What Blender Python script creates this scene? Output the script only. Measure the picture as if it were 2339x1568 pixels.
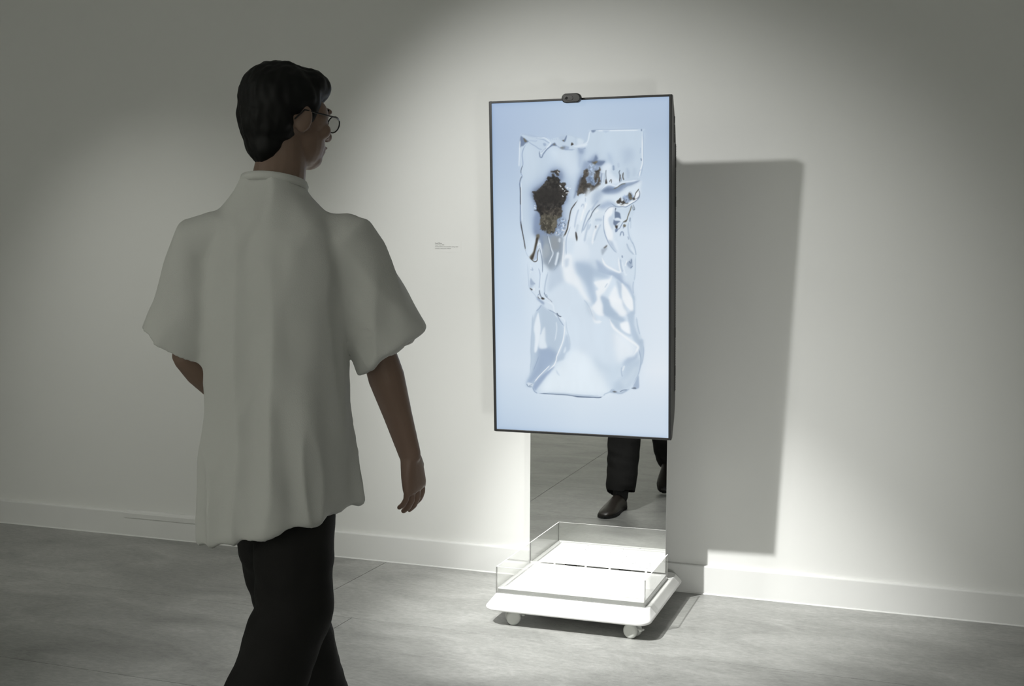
import bpy, bmesh, math, random
import numpy as np
from mathutils import Vector, Matrix, Euler, noise

# ------------------------------------------------------------------ camera, world, lights, exposure
scene = bpy.context.scene
COL = scene.collection
for o in list(bpy.data.objects):
    bpy.data.objects.remove(o, do_unlink=True)

CAM = Vector((0.0, -4.6356, 1.3137))
YAW, PITCH, ROLL, FPX = 0.34927, -0.06819, 0.00586, 2708.2
fwd = Vector((-math.sin(YAW) * math.cos(PITCH), math.cos(YAW) * math.cos(PITCH), math.sin(PITCH)))
rgt = Vector((math.cos(YAW), math.sin(YAW), 0.0))
upv = rgt.cross(fwd)
r2 = math.cos(ROLL) * rgt + math.sin(ROLL) * upv
u2 = -math.sin(ROLL) * rgt + math.cos(ROLL) * upv
cam_data = bpy.data.cameras.new('camera')
cam_data.sensor_fit = 'HORIZONTAL'
cam_data.sensor_width = 36.0
cam_data.lens = FPX / 2339.0 * 36.0
cam_data.clip_start = 0.05
cam = bpy.data.objects.new('camera', cam_data)
COL.objects.link(cam)
m = Matrix((r2, u2, -fwd)).transposed().to_4x4()
m.translation = CAM
cam.matrix_world = m
scene.camera = cam

world = bpy.data.worlds.new('world')
scene.world = world
world.use_nodes = True
world.node_tree.nodes['Background'].inputs[0].default_value = (0.8, 0.85, 0.8, 1)
world.node_tree.nodes['Background'].inputs[1].default_value = 0.05

scene.view_settings.view_transform = 'Standard'
scene.view_settings.look = 'None'
scene.view_settings.gamma = 1.0
scene.view_settings.use_curve_mapping = False
scene.view_settings.exposure = 0.0

def spot(name, loc, target, watts, angle, blend, radius, color=(1, 1, 1)):
    d = bpy.data.lights.new(name, 'SPOT')
    d.energy = watts
    d.spot_size = math.radians(angle)
    d.spot_blend = blend
    d.shadow_soft_size = radius
    d.color = color
    o = bpy.data.objects.new(name, d)
    COL.objects.link(o)
    o.location = loc
    o.rotation_euler = (Vector(target) - Vector(loc)).to_track_quat('-Z', 'Y').to_euler()
    return o

def area(name, loc, target, watts, sx, sy, color=(1, 1, 1)):
    d = bpy.data.lights.new(name, 'AREA')
    d.shape = 'RECTANGLE'
    d.size, d.size_y = sx, sy
    d.energy = watts
    d.color = color
    o = bpy.data.objects.new(name, d)
    COL.objects.link(o)
    o.location = loc
    o.rotation_euler = (Vector(target) - Vector(loc)).to_track_quat('-Z', 'Y').to_euler()
    return o

# track spots in front of the stand: one with a hot centre and a wide skirt, one smaller and steeper; they throw the double shadow on the wall
WARM = (1.0, 1.0, 0.975)
spot('track_spot', (-2.14, -2.06, 2.54), (-1.36, 0.0, 1.16), 142, 67, 1.0, 0.035, WARM)
spot('track_spot_core', (-2.14, -2.06, 2.54), (-1.068, -0.40, 0.0), 575, 37.5, 1.0, 0.035, WARM)
spot('track_spot', (-1.72, -1.54, 2.64), (-1.16, -0.98, 0.0), 125, 80, 1.0, 0.09, WARM)
# a further track spot, for the neighbouring work to the left
spot('track_spot', (-3.9, -1.9, 2.9), (-3.2, 0.0, 0.3), 64, 60, 1.0, 0.05, (1.0, 1.0, 0.94))
# unseen low source behind the viewer, added to fill the shadows beside the screen
spot('low_fill', (0.9, -5.4, 0.6), (-1.0, 0.0, 0.85), 190, 31, 1.0, 0.12, (1.0, 1.0, 0.96))
# unseen fill added: area lights brightening the far wall behind the viewer, dim ones overhead
TINT = (0.99, 1.0, 0.92)
area('far_wall_fill', (-4.0, -6.4, 3.1), (-4.0, -7.6, 1.3), 82, 3.6, 0.2, TINT)
area('far_wall_fill', (0.6, -6.4, 3.1), (0.6, -7.6, 1.3), 24, 3.6, 0.2, TINT)
area('overhead_fill', (-4.2, -3.6, 3.19), (-4.2, -3.6, 0.0), 5, 1.2, 1.2, TINT)
area('overhead_fill', (1.6, -3.6, 3.19), (1.6, -3.6, 0.0), 3, 1.2, 1.2, TINT)

# ------------------------------------------------------------------ materials
def lin(c):
    c = c / 255.0
    return c / 12.92 if c <= 0.04045 else ((c + 0.055) / 1.055) ** 2.4
def srgb(r, g, b):
    return (lin(r), lin(g), lin(b), 1.0)

def mat(name, color, rough=0.5, metal=0.0, spec=0.5, bump=None, noise_amt=0.0, noise_scale=8.0):
    ma = bpy.data.materials.new(name)
    ma.use_nodes = True
    nt = ma.node_tree
    b = nt.nodes['Principled BSDF']
    col = color if len(color) == 4 else (*color, 1)
    b.inputs['Base Color'].default_value = col
    b.inputs['Roughness'].default_value = rough
    b.inputs['Metallic'].default_value = metal
    b.inputs['Specular IOR Level'].default_value = spec
    tc = nt.nodes.new('ShaderNodeTexCoord')
    if noise_amt > 0:
        n = nt.nodes.new('ShaderNodeTexNoise')
        n.inputs['Scale'].default_value = noise_scale
        n.inputs['Detail'].default_value = 6
        nt.links.new(tc.outputs['Object'], n.inputs['Vector'])
        mx = nt.nodes.new('ShaderNodeMix')
        mx.data_type = 'RGBA'
        mx.inputs['A'].default_value = tuple(c * (1 - noise_amt) for c in col[:3]) + (1,)
        mx.inputs['B'].default_value = tuple(min(1, c * (1 + noise_amt)) for c in col[:3]) + (1,)
        nt.links.new(n.outputs['Fac'], mx.inputs['Factor'])
        nt.links.new(mx.outputs['Result'], b.inputs['Base Color'])
    if bump:
        n2 = nt.nodes.new('ShaderNodeTexNoise')
        n2.inputs['Scale'].default_value = bump[0]
        n2.inputs['Detail'].default_value = 8
        nt.links.new(tc.outputs['Object'], n2.inputs['Vector'])
        bp = nt.nodes.new('ShaderNodeBump')
        bp.inputs['Strength'].default_value = bump[1]
        bp.inputs['Distance'].default_value = 0.01
        nt.links.new(n2.outputs['Fac'], bp.inputs['Height'])
        nt.links.new(bp.outputs['Normal'], b.inputs['Normal'])
    return ma

M = {}
M['wall'] = mat('painted_plaster', (0.78, 0.785, 0.765), 0.7, spec=0.25, bump=(35, 0.03), noise_amt=0.012, noise_scale=1.5)
M['base'] = mat('painted_baseboard', (0.78, 0.785, 0.77), 0.42, spec=0.4, bump=(22, 0.05), noise_amt=0.02, noise_scale=5)
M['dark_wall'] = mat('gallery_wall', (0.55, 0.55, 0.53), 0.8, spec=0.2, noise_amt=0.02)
M['grout'] = mat('grout', (0.11, 0.11, 0.105), 0.9, noise_amt=0.1)
M['white_plastic'] = mat('white_plastic', (0.86, 0.86, 0.85), 0.35, bump=(120, 0.01))
M['tray_white'] = mat('white_tray', (0.87, 0.87, 0.865), 0.3, noise_amt=0.01)
M['caster'] = mat('pale_grey_plastic', (0.55, 0.56, 0.53), 0.45, noise_amt=0.03)
M['caster_dark'] = mat('grey_plastic', (0.33, 0.34, 0.32), 0.5, noise_amt=0.03)
M['bezel'] = mat('black_plastic', (0.012, 0.012, 0.012), 0.35, bump=(200, 0.02))
M['tv_back'] = mat('charcoal_plastic', (0.022, 0.021, 0.020), 0.42, bump=(300, 0.03))
M['vent'] = mat('vent_black', (0.004, 0.004, 0.004), 0.6)
M['rib'] = mat('vent_rib', (0.02, 0.02, 0.019), 0.5)
M['cam_body'] = mat('webcam_plastic', (0.018, 0.018, 0.017), 0.4)
M['cam_lens'] = mat('lens_glass', (0.002, 0.002, 0.003), 0.05, spec=0.8)
M['mirror'] = mat('mirror', (0.80, 0.805, 0.79), 0.012, metal=1.0)
M['mirror_edge'] = mat('mirror_edge', (0.75, 0.76, 0.74), 0.3)
M['steel'] = mat('dark_steel', (0.08, 0.08, 0.08), 0.4, metal=0.7)
M['ink'] = mat('label_ink', (0.05, 0.05, 0.045), 0.8)
M['card'] = mat('label_film', (0.78, 0.785, 0.765), 0.6)
M['skin'] = mat('skin', (0.25, 0.165, 0.125), 0.5, noise_amt=0.08, noise_scale=30, bump=(180, 0.03))
M['hair'] = mat('black_hair', (0.006, 0.006, 0.006), 0.55, spec=0.25)
M['shirt'] = mat('white_cotton', (0.74, 0.745, 0.72), 0.9, spec=0.1, bump=(420, 0.12))
M['trousers'] = mat('black_cloth', (0.024, 0.0235, 0.023), 0.85, spec=0.15, bump=(350, 0.15), noise_amt=0.15, noise_scale=14)
M['shoe'] = mat('brown_leather', (0.03, 0.024, 0.02), 0.38, noise_amt=0.2, noise_scale=40)
M['sole'] = mat('rubber_sole', (0.012, 0.012, 0.012), 0.7)
M['frame'] = mat('glasses_frame', (0.01, 0.01, 0.01), 0.3)
M['eye'] = mat('eyeball', (0.6, 0.58, 0.55), 0.15)
M['iris'] = mat('iris', (0.02, 0.012, 0.008), 0.1)

def clear_mat(name, tint, rough, gloss_min=0.0, ior=1.49, haze=0.0):
    ma = bpy.data.materials.new(name)
    ma.use_nodes = True
    nt = ma.node_tree
    nt.nodes.remove(nt.nodes['Principled BSDF'])
    out = nt.nodes['Material Output']
    tr = nt.nodes.new('ShaderNodeBsdfTransparent')
    tr.inputs[0].default_value = (*tint, 1)
    gl = nt.nodes.new('ShaderNodeBsdfGlossy')
    gl.inputs['Roughness'].default_value = rough
    lw = nt.nodes.new('ShaderNodeLayerWeight')           # Schlick reflectance, the same from either side
    lw.inputs[0].default_value = 0.5
    pw = nt.nodes.new('ShaderNodeMath')
    pw.operation = 'POWER'
    pw.inputs[1].default_value = 5.0
    nt.links.new(lw.outputs['Facing'], pw.inputs[0])
    f0 = max(gloss_min, ((ior - 1) / (ior + 1)) ** 2)
    ad = nt.nodes.new('ShaderNodeMath')
    ad.operation = 'MULTIPLY_ADD'
    ad.inputs[1].default_value = 1 - f0
    ad.inputs[2].default_value = f0
    nt.links.new(pw.outputs[0], ad.inputs[0])
    mx = nt.nodes.new('ShaderNodeMixShader')
    nt.links.new(ad.outputs[0], mx.inputs[0])
    nt.links.new(tr.outputs[0], mx.inputs[1])
    nt.links.new(gl.outputs[0], mx.inputs[2])
    if haze > 0:                                          # mixes a little even white diffuse over the clear surface
        df = nt.nodes.new('ShaderNodeBsdfDiffuse')
        df.inputs[0].default_value = (0.9, 0.9, 0.89, 1)
        m2 = nt.nodes.new('ShaderNodeMixShader')
        m2.inputs[0].default_value = haze
        nt.links.new(mx.outputs[0], m2.inputs[1])
        nt.links.new(df.outputs[0], m2.inputs[2])
        mx = m2
    nt.links.new(mx.outputs[0], out.inputs[0])
    return ma
M['acrylic'] = clear_mat('clear_acrylic', (0.985, 0.988, 0.98), 0.01, haze=0.05)
M['glass'] = clear_mat('lens', (0.9, 0.9, 0.9), 0.01)
M['drop'] = clear_mat('water', (0.9, 0.92, 0.92), 0.03, 0.25)

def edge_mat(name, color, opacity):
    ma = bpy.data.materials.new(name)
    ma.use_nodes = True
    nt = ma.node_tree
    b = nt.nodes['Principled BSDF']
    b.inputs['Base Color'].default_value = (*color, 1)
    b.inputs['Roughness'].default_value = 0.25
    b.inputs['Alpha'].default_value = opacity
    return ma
M['acrylic_edge'] = edge_mat('bright_line_edge', (0.95, 0.95, 0.94), 0.92)  # bright light line along the clear top rims, painted as white
M['block'] = edge_mat('greyed_clear_block', (0.24, 0.245, 0.235), 0.9)  # grey look of the clear block seen edge-on, put into its colour
M['acrylic_corner'] = edge_mat('dark_line_edge', (0.2, 0.2, 0.19), 0.75)  # dark line of the clear side edges, put into the colour

def concrete():
    ma = bpy.data.materials.new('concrete_tile')
    ma.use_nodes = True
    nt = ma.node_tree
    b = nt.nodes['Principled BSDF']
    geo = nt.nodes.new('ShaderNodeNewGeometry')
    oi = nt.nodes.new('ShaderNodeObjectInfo')
    mp = nt.nodes.new('ShaderNodeMapping')
    mp.inputs['Rotation'].default_value = (0, 0, math.radians(28))
    mp.inputs['Scale'].default_value = (1.0, 1.9, 1.0)
    nt.links.new(geo.outputs['Position'], mp.inputs['Vector'])
    n1 = nt.nodes.new('ShaderNodeTexNoise')
    n1.inputs['Scale'].default_value = 2.2
    n1.inputs['Detail'].default_value = 9
    n1.inputs['Roughness'].default_value = 0.62
    n1.inputs['Distortion'].default_value = 0.8
    nt.links.new(mp.outputs[0], n1.inputs['Vector'])
    n2 = nt.nodes.new('ShaderNodeTexNoise')
    n2.inputs['Scale'].default_value = 34
    n2.inputs['Detail'].default_value = 8
    n2.inputs['Roughness'].default_value = 0.7
    nt.links.new(mp.outputs[0], n2.inputs['Vector'])
    n3 = nt.nodes.new('ShaderNodeTexNoise')
    n3.inputs['Scale'].default_value = 90
    n3.inputs['Detail'].default_value = 4
    nt.links.new(geo.outputs['Position'], n3.inputs['Vector'])
    cr = nt.nodes.new('ShaderNodeValToRGB')
    cr.color_ramp.elements[0].position = 0.30
    cr.color_ramp.elements[0].color = (0.25, 0.253, 0.24, 1)
    cr.color_ramp.elements[1].position = 0.72
    cr.color_ramp.elements[1].color = (0.46, 0.463, 0.445, 1)
    nt.links.new(n1.outputs['Fac'], cr.inputs[0])
    cr2 = nt.nodes.new('ShaderNodeValToRGB')
    cr2.color_ramp.elements[0].position = 0.28
    cr2.color_ramp.elements[0].color = (0.68, 0.68, 0.68, 1)
    cr2.color_ramp.elements[1].position = 0.72
    cr2.color_ramp.elements[1].color = (1.2, 1.2, 1.2, 1)
    nt.links.new(n2.outputs['Fac'], cr2.inputs[0])
    mul = nt.nodes.new('ShaderNodeMix')
    mul.data_type = 'RGBA'
    mul.blend_type = 'MULTIPLY'
    mul.inputs['Factor'].default_value = 0.8
    nt.links.new(cr.outputs[0], mul.inputs['A'])
    nt.links.new(cr2.outputs[0], mul.inputs['B'])
    # each tile a touch lighter or darker
    mr = nt.nodes.new('ShaderNodeMapRange')
    mr.inputs['To Min'].default_value = 0.95
    mr.inputs['To Max'].default_value = 1.05
    nt.links.new(oi.outputs['Random'], mr.inputs['Value'])
    mul2 = nt.nodes.new('ShaderNodeMix')
    mul2.data_type = 'RGBA'
    mul2.blend_type = 'MULTIPLY'
    mul2.inputs['Factor'].default_value = 1.0
    nt.links.new(mul.outputs['Result'], mul2.inputs['A'])
    nt.links.new(mr.outputs[0], mul2.inputs['B'])
    nt.links.new(mul2.outputs['Result'], b.inputs['Base Color'])
    b.inputs['Roughness'].default_value = 0.38
    b.inputs['Specular IOR Level'].default_value = 0.5
    sm = nt.nodes.new('ShaderNodeMath')
    sm.operation = 'ADD'
    nt.links.new(n2.outputs['Fac'], sm.inputs[0])
    nt.links.new(n3.outputs['Fac'], sm.inputs[1])
    bp = nt.nodes.new('ShaderNodeBump')
    bp.inputs['Strength'].default_value = 0.18
    bp.inputs['Distance'].default_value = 0.006
    nt.links.new(sm.outputs[0], bp.inputs['Height'])
    nt.links.new(bp.outputs['Normal'], b.inputs['Normal'])
    return ma
M['tile'] = concrete()

# ------------------------------------------------------------------ helpers
def link(name, me, material=None, parent=None, smooth=False):
    o = bpy.data.objects.new(name, me)
    COL.objects.link(o)
    if material is not None and len(me.materials) == 0:
        for k in (material if isinstance(material, (list, tuple)) else [material]):
            me.materials.append(k)
    if smooth:
        me.polygons.foreach_set('use_smooth', [True] * len(me.polygons))
    if parent is not None:
        o.parent = parent
    return o

def obj(name, bm, material, parent=None, smooth=False):
    bmesh.ops.recalc_face_normals(bm, faces=bm.faces)
    me = bpy.data.meshes.new(name)
    bm.to_mesh(me)
    bm.free()
    return link(name, me, material, parent, smooth)

def empty(name, loc=(0, 0, 0), rot=(0, 0, 0), parent=None):
    o = bpy.data.objects.new(name, None)
    COL.objects.link(o)
    o.location = loc
    o.rotation_euler = rot
    o.empty_display_size = 0.1
    o.parent = parent
    return o

def tag(o, label=None, cat=None, group=None, kind=None):
    if label: o['label'] = label
    if cat: o['category'] = cat
    if group: o['group'] = group
    if kind: o['kind'] = kind
    return o

def box(bm, x0, x1, y0, y1, z0, z1, bevel=0.0, seg=2, mi=0):
    r = bmesh.ops.create_cube(bm, size=1.0)
    vs = r['verts']
    for v in vs:
        v.co = Vector((x0 + (v.co.x + .5) * (x1 - x0), y0 + (v.co.y + .5) * (y1 - y0), z0 + (v.co.z + .5) * (z1 - z0)))
    fs = list({f for v in vs for f in v.link_faces})
    for f in fs: f.material_index = mi
    if bevel > 0:
        es = list({e for v in vs for e in v.link_edges})
        bmesh.ops.bevel(bm, geom=es, offset=bevel, segments=seg, profile=0.5, affect='EDGES')
    return fs

def boxo(name, b, material, parent=None, bevel=0.0, seg=2, smooth=False):
    bm = bmesh.new()
    box(bm, *b, bevel=bevel, seg=seg)
    return obj(name, bm, material, parent, smooth)

def rrect(x0, x1, y0, y1, r, n=8):
    pts = []
    for cx, cy, a0 in ((x1 - r, y1 - r, 0), (x0 + r, y1 - r, 90), (x0 + r, y0 + r, 180), (x1 - r, y0 + r, 270)):
        for k in range(n + 1):
            a = math.radians(a0 + 90 * k / n)
            pts.append((cx + r * math.cos(a), cy + r * math.sin(a)))
    return pts

def loft(bm, rings, cap0=True, cap1=True):
    vs = [[bm.verts.new(p) for p in ring] for ring in rings]
    n = len(vs[0])
    for a, b in zip(vs[:-1], vs[1:]):
        for i in range(n):
            bm.faces.new((a[i], a[(i + 1) % n], b[(i + 1) % n], b[i]))
    if cap0: bm.faces.new(list(reversed(vs[0])))
    if cap1: bm.faces.new(vs[-1])
    return vs

def disc_loft(bm, axis_pts, n=24, e1=Vector((1, 0, 0)), e2=Vector((0, 0, 1))):
    """axis_pts: list of (centre, radius) lofted with circles spanned by e1, e2"""
    loft(bm, [[Vector(c) + r * (math.cos(2 * math.pi * k / n) * e1 + math.sin(2 * math.pi * k / n) * e2) for k in range(n)] for c, r in axis_pts])

def frame_for(d):
    d = d.normalized()
    a = Vector((0, 0, 1)) if abs(d.z) < 0.9 else Vector((1, 0, 0))
    e1 = d.cross(a).normalized()
    return e1, d.cross(e1).normalized()

def tube(bm, pts, radii, n=14, capsteps=3):
    """round-ended tapered tube; a radius may be (r1, r2)"""
    pts = [Vector(p) for p in pts]
    rings = []
    m_ = len(pts)
    e1 = None
    for i, p in enumerate(pts):
        d = (pts[min(i + 1, m_ - 1)] - pts[max(i - 1, 0)]).normalized()
        if e1 is None:
            e1, e2 = frame_for(d)
        else:
            e1 = (e1 - e1.dot(d) * d).normalized()
            e2 = d.cross(e1)
        r = radii[i]
        if i == 0:
            for k in range(capsteps):
                a = math.pi / 2 * (k + 0.35) / (capsteps + 0.35)
                c = p - d * r * math.cos(a)
                rings.append([c + r * math.sin(a) * (math.cos(t) * e1 + math.sin(t) * e2) for t in [2 * math.pi * q / n for q in range(n)]])
        rings.append([p + r * (math.cos(t) * e1 + math.sin(t) * e2) for t in [2 * math.pi * q / n for q in range(n)]])
        if i == m_ - 1:
            for k in reversed(range(capsteps)):
                a = math.pi / 2 * (k + 0.35) / (capsteps + 0.35)
                c = p + d * r * math.cos(a)
                rings.append([c + r * math.sin(a) * (math.cos(t) * e1 + math.sin(t) * e2) for t in [2 * math.pi * q / n for q in range(n)]])
    loft(bm, rings)

def ellipsoid(bm, c, r, rot=None, u=20, v=12):
    mx = Matrix.Translation(Vector(c)) @ (rot.to_4x4() if rot is not None else Matrix.Identity(4)) @ Matrix.Diagonal((*r, 1))
    bmesh.ops.create_uvsphere(bm, u_segments=u, v_segments=v, radius=1.0, matrix=mx)

def voxel_union(bm, voxel, smooth=4, factor=0.5):
    """join overlapping closed shapes into one continuous skin"""
    bmesh.ops.recalc_face_normals(bm, faces=bm.faces)
    me = bpy.data.meshes.new('tmp')
    bm.to_mesh(me)
    bm.free()
    o = bpy.data.objects.new('tmp', me)
    COL.objects.link(o)
    r = o.modifiers.new('r', 'REMESH')
    r.mode = 'VOXEL'
    r.voxel_size = voxel
    if smooth:
        s = o.modifiers.new('s', 'SMOOTH')
        s.factor = factor
        s.iterations = smooth
    dg = bpy.context.evaluated_depsgraph_get()
    out = bpy.data.meshes.new_from_object(o.evaluated_get(dg))
    bpy.data.objects.remove(o)
    bpy.data.meshes.remove(me)
    return out

def subtract(me, cutters):
    o = bpy.data.objects.new('tmp', me)
    COL.objects.link(o)
    tmp = [o]
    for bm in cutters:
        bmesh.ops.recalc_face_normals(bm, faces=bm.faces)
        cm = bpy.data.meshes.new('cut')
        bm.to_mesh(cm)
        bm.free()
        c = bpy.data.objects.new('cut', cm)
        COL.objects.link(c)
        tmp.append(c)
        b = o.modifiers.new('b', 'BOOLEAN')
        b.operation = 'DIFFERENCE'
        b.solver = 'EXACT'
        b.object = c
    dg = bpy.context.evaluated_depsgraph_get()
    out = bpy.data.meshes.new_from_object(o.evaluated_get(dg))
    for t in tmp:
        bpy.data.objects.remove(t)
    return out

# ------------------------------------------------------------------ the room
X0, X1, Y0, ZC = -6.4, 3.2, -7.6, 3.2
def struct(name, b, material):
    o = boxo(name, b, material)
    o['kind'] = 'structure'
    return o
tag(struct('wall_back', (X0, X1, 0.0, 0.12, 0, ZC), M['wall']), 'white painted gallery wall behind the screen stand')
tag(struct('wall_left', (X0 - 0.12, X0, Y0, 0.12, 0, ZC), M['dark_wall']), 'plain gallery wall out to the left')
tag(struct('wall_right', (X1, X1 + 0.12, Y0, 0.12, 0, ZC), M['dark_wall']), 'plain gallery wall out to the right')
tag(struct('wall_front', (X0 - 0.12, X1 + 0.12, Y0 - 0.12, Y0, 0, ZC), M['wall']), 'plain gallery wall behind the viewer')
tag(struct('ceiling', (X0 - 0.12, X1 + 0.12, Y0 - 0.12, 0.12, ZC, ZC + 0.1), M['dark_wall']), 'grey gallery ceiling')
floor = struct('floor', (X0, X1, Y0, 0.12, -0.06, -0.0015), M['grout'])
tag(floor, 'grey concrete-look tiled gallery floor')
TW, TD, GAP = 2.6, 0.8, 0.0024
bm = bmesh.new()
box(bm, -TW / 2 + GAP / 2, TW / 2 - GAP / 2, -TD / 2 + GAP / 2, TD / 2 - GAP / 2, -0.0014, 0.0, bevel=0.0003, seg=1)
bmesh.ops.recalc_face_normals(bm, faces=bm.faces)
tile_me = bpy.data.meshes.new('floor_tile')
bm.to_mesh(tile_me); bm.free()
tile_me.materials.append(M['tile'])
row = 0
yy = 0.0
while yy > Y0:
    seam = (-2.26, -2.02, -2.04)[row] if row < 3 else -2.04
    k0 = math.ceil((X0 - TW - seam) / TW)
    k = k0
    while seam + k * TW < X1:
        cx = seam + (k + .5) * TW
        if cx + TW / 2 > X0 + 0.02 and cx - TW / 2 < X1 - .02:
            t = bpy.data.objects.new('floor_tile', tile_me)
            COL.objects.link(t)
            t.parent = floor
            t.location = (cx, yy - TD / 2, 0)
        k += 1
    yy -= TD
    row += 1

# baseboard with a softened top edge, a filler strip let into it, and the caulk line at its foot
bm = bmesh.new()
prof = [(0.0, 0.0), (-0.016, 0.0), (-0.0165, 0.02), (-0.0165, 0.1085), (-0.0155, 0.1118), (-0.0125, 0.1135), (0.0, 0.1145)]
xs = np.linspace(X0, X1, 120)
loft(bm, [[(x, y + (0.0009 * noise.noise(Vector((x * 2.3, z * 9, 0.5))) if -0.001 > y else 0), z + (0.0012 * noise.noise(Vector((x * 3.1, 2.0, y * 5))) if z > 0.1 else 0)) for y, z in prof] for x in xs])
bb = obj('baseboard_back', bm, M['base'])
tag(bb, 'white painted baseboard along the foot of the back wall', kind='structure')
bm = bmesh.new()
loft(bm, [[(x, y, z) for y, z in ((-0.0160, 0.088), (-0.0205, 0.0890), (-0.0215, 0.1095), (-0.018, 0.1175), (-0.002, 0.1225 + 0.002 * math.sin(x * 23)), (-0.002, 0.09))] for x in np.linspace(-3.645, -3.205, 40)])
obj('filler_strip', bm, M['base'], bb)
bm = bmesh.new()
loft(bm, [[(x, y, z) for y, z in ((-0.015, 0.0), (-0.0205, 0.0002), (-0.0185, 0.0035), (-0.0155, 0.0045))] for x in (X0, X1)])
obj('caulk_bead', bm, M['base'], bb)

# ------------------------------------------------------------------ wall labels (vinyl lettering)
def wall_label(x, z, lines, widths, label):
    root = empty('wall_label', (x, -0.0008, z))
    tag(root, label, 'label', 'printed labels on the wall')
    boxo('label_film', (-0.006, max(widths) + 0.012, 0.0, 0.0008, -0.036, 0.010), M['card'], root)
    for k, (t, w) in enumerate(zip(lines, widths)):
        cu = bpy.data.curves.new('line', 'FONT')
        cu.body = t
        cu.size = 0.007
        cu.extrude = 0.0
        cu.offset = 0.00022 if k == 0 else 0.00004
        o = bpy.data.objects.new('line', cu)
        COL.objects.link(o)
        dg = bpy.context.evaluated_depsgraph_get()
        me = bpy.data.meshes.new_from_object(o.evaluated_get(dg))
        bpy.data.objects.remove(o)
        wx = max(v.co.x for v in me.vertices)
        for v in me.vertices:
            v.co = Vector((v.co.x * w / wx, -0.0003, v.co.y * 0.78))
        q = link('text_line', me, M['ink'], root)
        q.location = (0, 0, -0.0076 * k)
wall_label(-2.0385, 1.3905, ['Noak Zhong', 'Liquid Time, 2022', 'aluminum frame, microcontroller, tubing, water', 'container, water pump, webcam'],
           [0.032, 0.042, 0.107, 0.073], 'small printed wall label just left of the tall lit screen')
wall_label(-3.218, 1.4095, ['Noak Zhong', 'Solid Time, 2022', 'aluminum frame, heater, webcam', 'tubing, water container, screen'],
           [0.032, 0.038, 0.076, 0.075], 'small printed wall label farther left, behind the walking visitor')

# ------------------------------------------------------------------ the stand
CX, CY, CYAW = -1.23598, -0.20739, 0.02006
stand = empty('display_stand', (CX, CY, 0), (0, 0, CYAW))
tag(stand, 'white wheeled display stand with tall mirror panel and low base', 'stand')
bm = bmesh.new()
BX0, BX1, BY0, BY1 = -0.313, 0.300, -0.497, 0.150
lv = [(0.0545, 0.016, 0.016, .036), (0.0555, 0.006, 0.006, .044), (0.0590, 0.001, 0.001, .049), (0.0635, 0.0, 0.0, .050), (0.0675, 0.0015, 0.002, .049),
      (0.0705, 0.004, 0.007, .047), (0.0835, 0.0115, 0.045, .040), (0.0925, 0.0165, 0.072, .034), (0.0955, 0.0185, 0.081, .030), (0.0963, 0.0205, 0.086, .028)]
loft(bm, [[(x, y, z) for x, y in rrect(BX0 + ix, BX1 - ix, BY0 + iy, BY1 - iy * 0.5, r)] for z, ix, iy, r in lv])
o = obj('base_plate', bm, M['white_plastic'], stand, smooth=True)
o.data.polygons[-1].use_smooth = False
o.data.polygons[-2].use_smooth = False

def caster(x, y, rz, proto=[]):
    if not proto:
        bm = bmesh.new()
        # swivel hood between the two wheels
        pts = []
        ring = []
        for s in (-0.0065, 0.0065):
            ring.append([(s, 0.020 * math.cos(a) + 0.002, 0.027 + 0.0215 * math.sin(a)) for a in np.linspace(-0.25, math.pi + 0.25, 16)])
        loft(bm, ring)
        disc_loft(bm, [((0, -0.010, 0.040), 0.010), ((0, -0.010, 0.056), 0.010)], 16, Vector((1, 0, 0)), Vector((0, 1, 0)))
        disc_loft(bm, [((0, -0.010, 0.050), 0.017), ((0, -0.010, 0.0555), 0.019)], 20, Vector((1, 0, 0)), Vector((0, 1, 0)))
        bmesh.ops.recalc_face_normals(bm, faces=bm.faces)
        me = bpy.data.meshes.new('caster'); bm.to_mesh(me); bm.free(); me.materials.append(M['caster_dark'])
        bm = bmesh.new()
        R = 0.0262
        disc_loft(bm, [((x_, 0, R), r_) for x_, r_ in ((0.0, .018), (0.0005, .0245), (.0025, R - .0004), (.0045, R), (.011, R), (.0135, R - .0006), (.0165, R - .003), (.018, .019), (.0186, .011))], 36, Vector((0, 1, 0)), Vector((0, 0, 1)))
        bmesh.ops.recalc_face_normals(bm, faces=bm.faces)
        mw = bpy.data.meshes.new('wheel'); bm.to_mesh(mw); bm.free(); mw.materials.append(M['caster'])
        mw.polygons.foreach_set('use_smooth', [True] * len(mw.polygons))
        bm = bmesh.new()
        box(bm, -0.006, 0.006, 0.018, 0.040, 0.030, 0.036, bevel=0.0025)
        box(bm, -0.012, 0.012, 0.030, 0.042, 0.0285, 0.0355, bevel=0.003)
        bmesh.ops.recalc_face_normals(bm, faces=bm.faces)
        mb = bpy.data.meshes.new('brake_lever'); bm.to_mesh(mb); bm.free(); mb.materials.append(M['caster'])
        proto.extend([me, mw, mb])
    c = bpy.data.objects.new('caster', proto[0])
    COL.objects.link(c); c.parent = stand
    c.location = (x, y, 0); c.rotation_euler = (0, 0, rz)
    for k, s in enumerate((1, -1)):
        w = bpy.data.objects.new('wheel', proto[1]); COL.objects.link(w); w.parent = c
        w.location = (0.0075 * s, 0, 0)
        w.rotation_euler = (0, 0, 0 if s == 1 else math.pi)
    b = bpy.data.objects.new('brake_lever', proto[2]); COL.objects.link(b); b.parent = c
caster(-0.214, -0.440, math.radians(-62))
caster(0.232, -0.445, math.radians(-108))
caster(-0.225, 0.085, math.radians(-95))
caster(0.225, 0.085, math.radians(-80))

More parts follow.
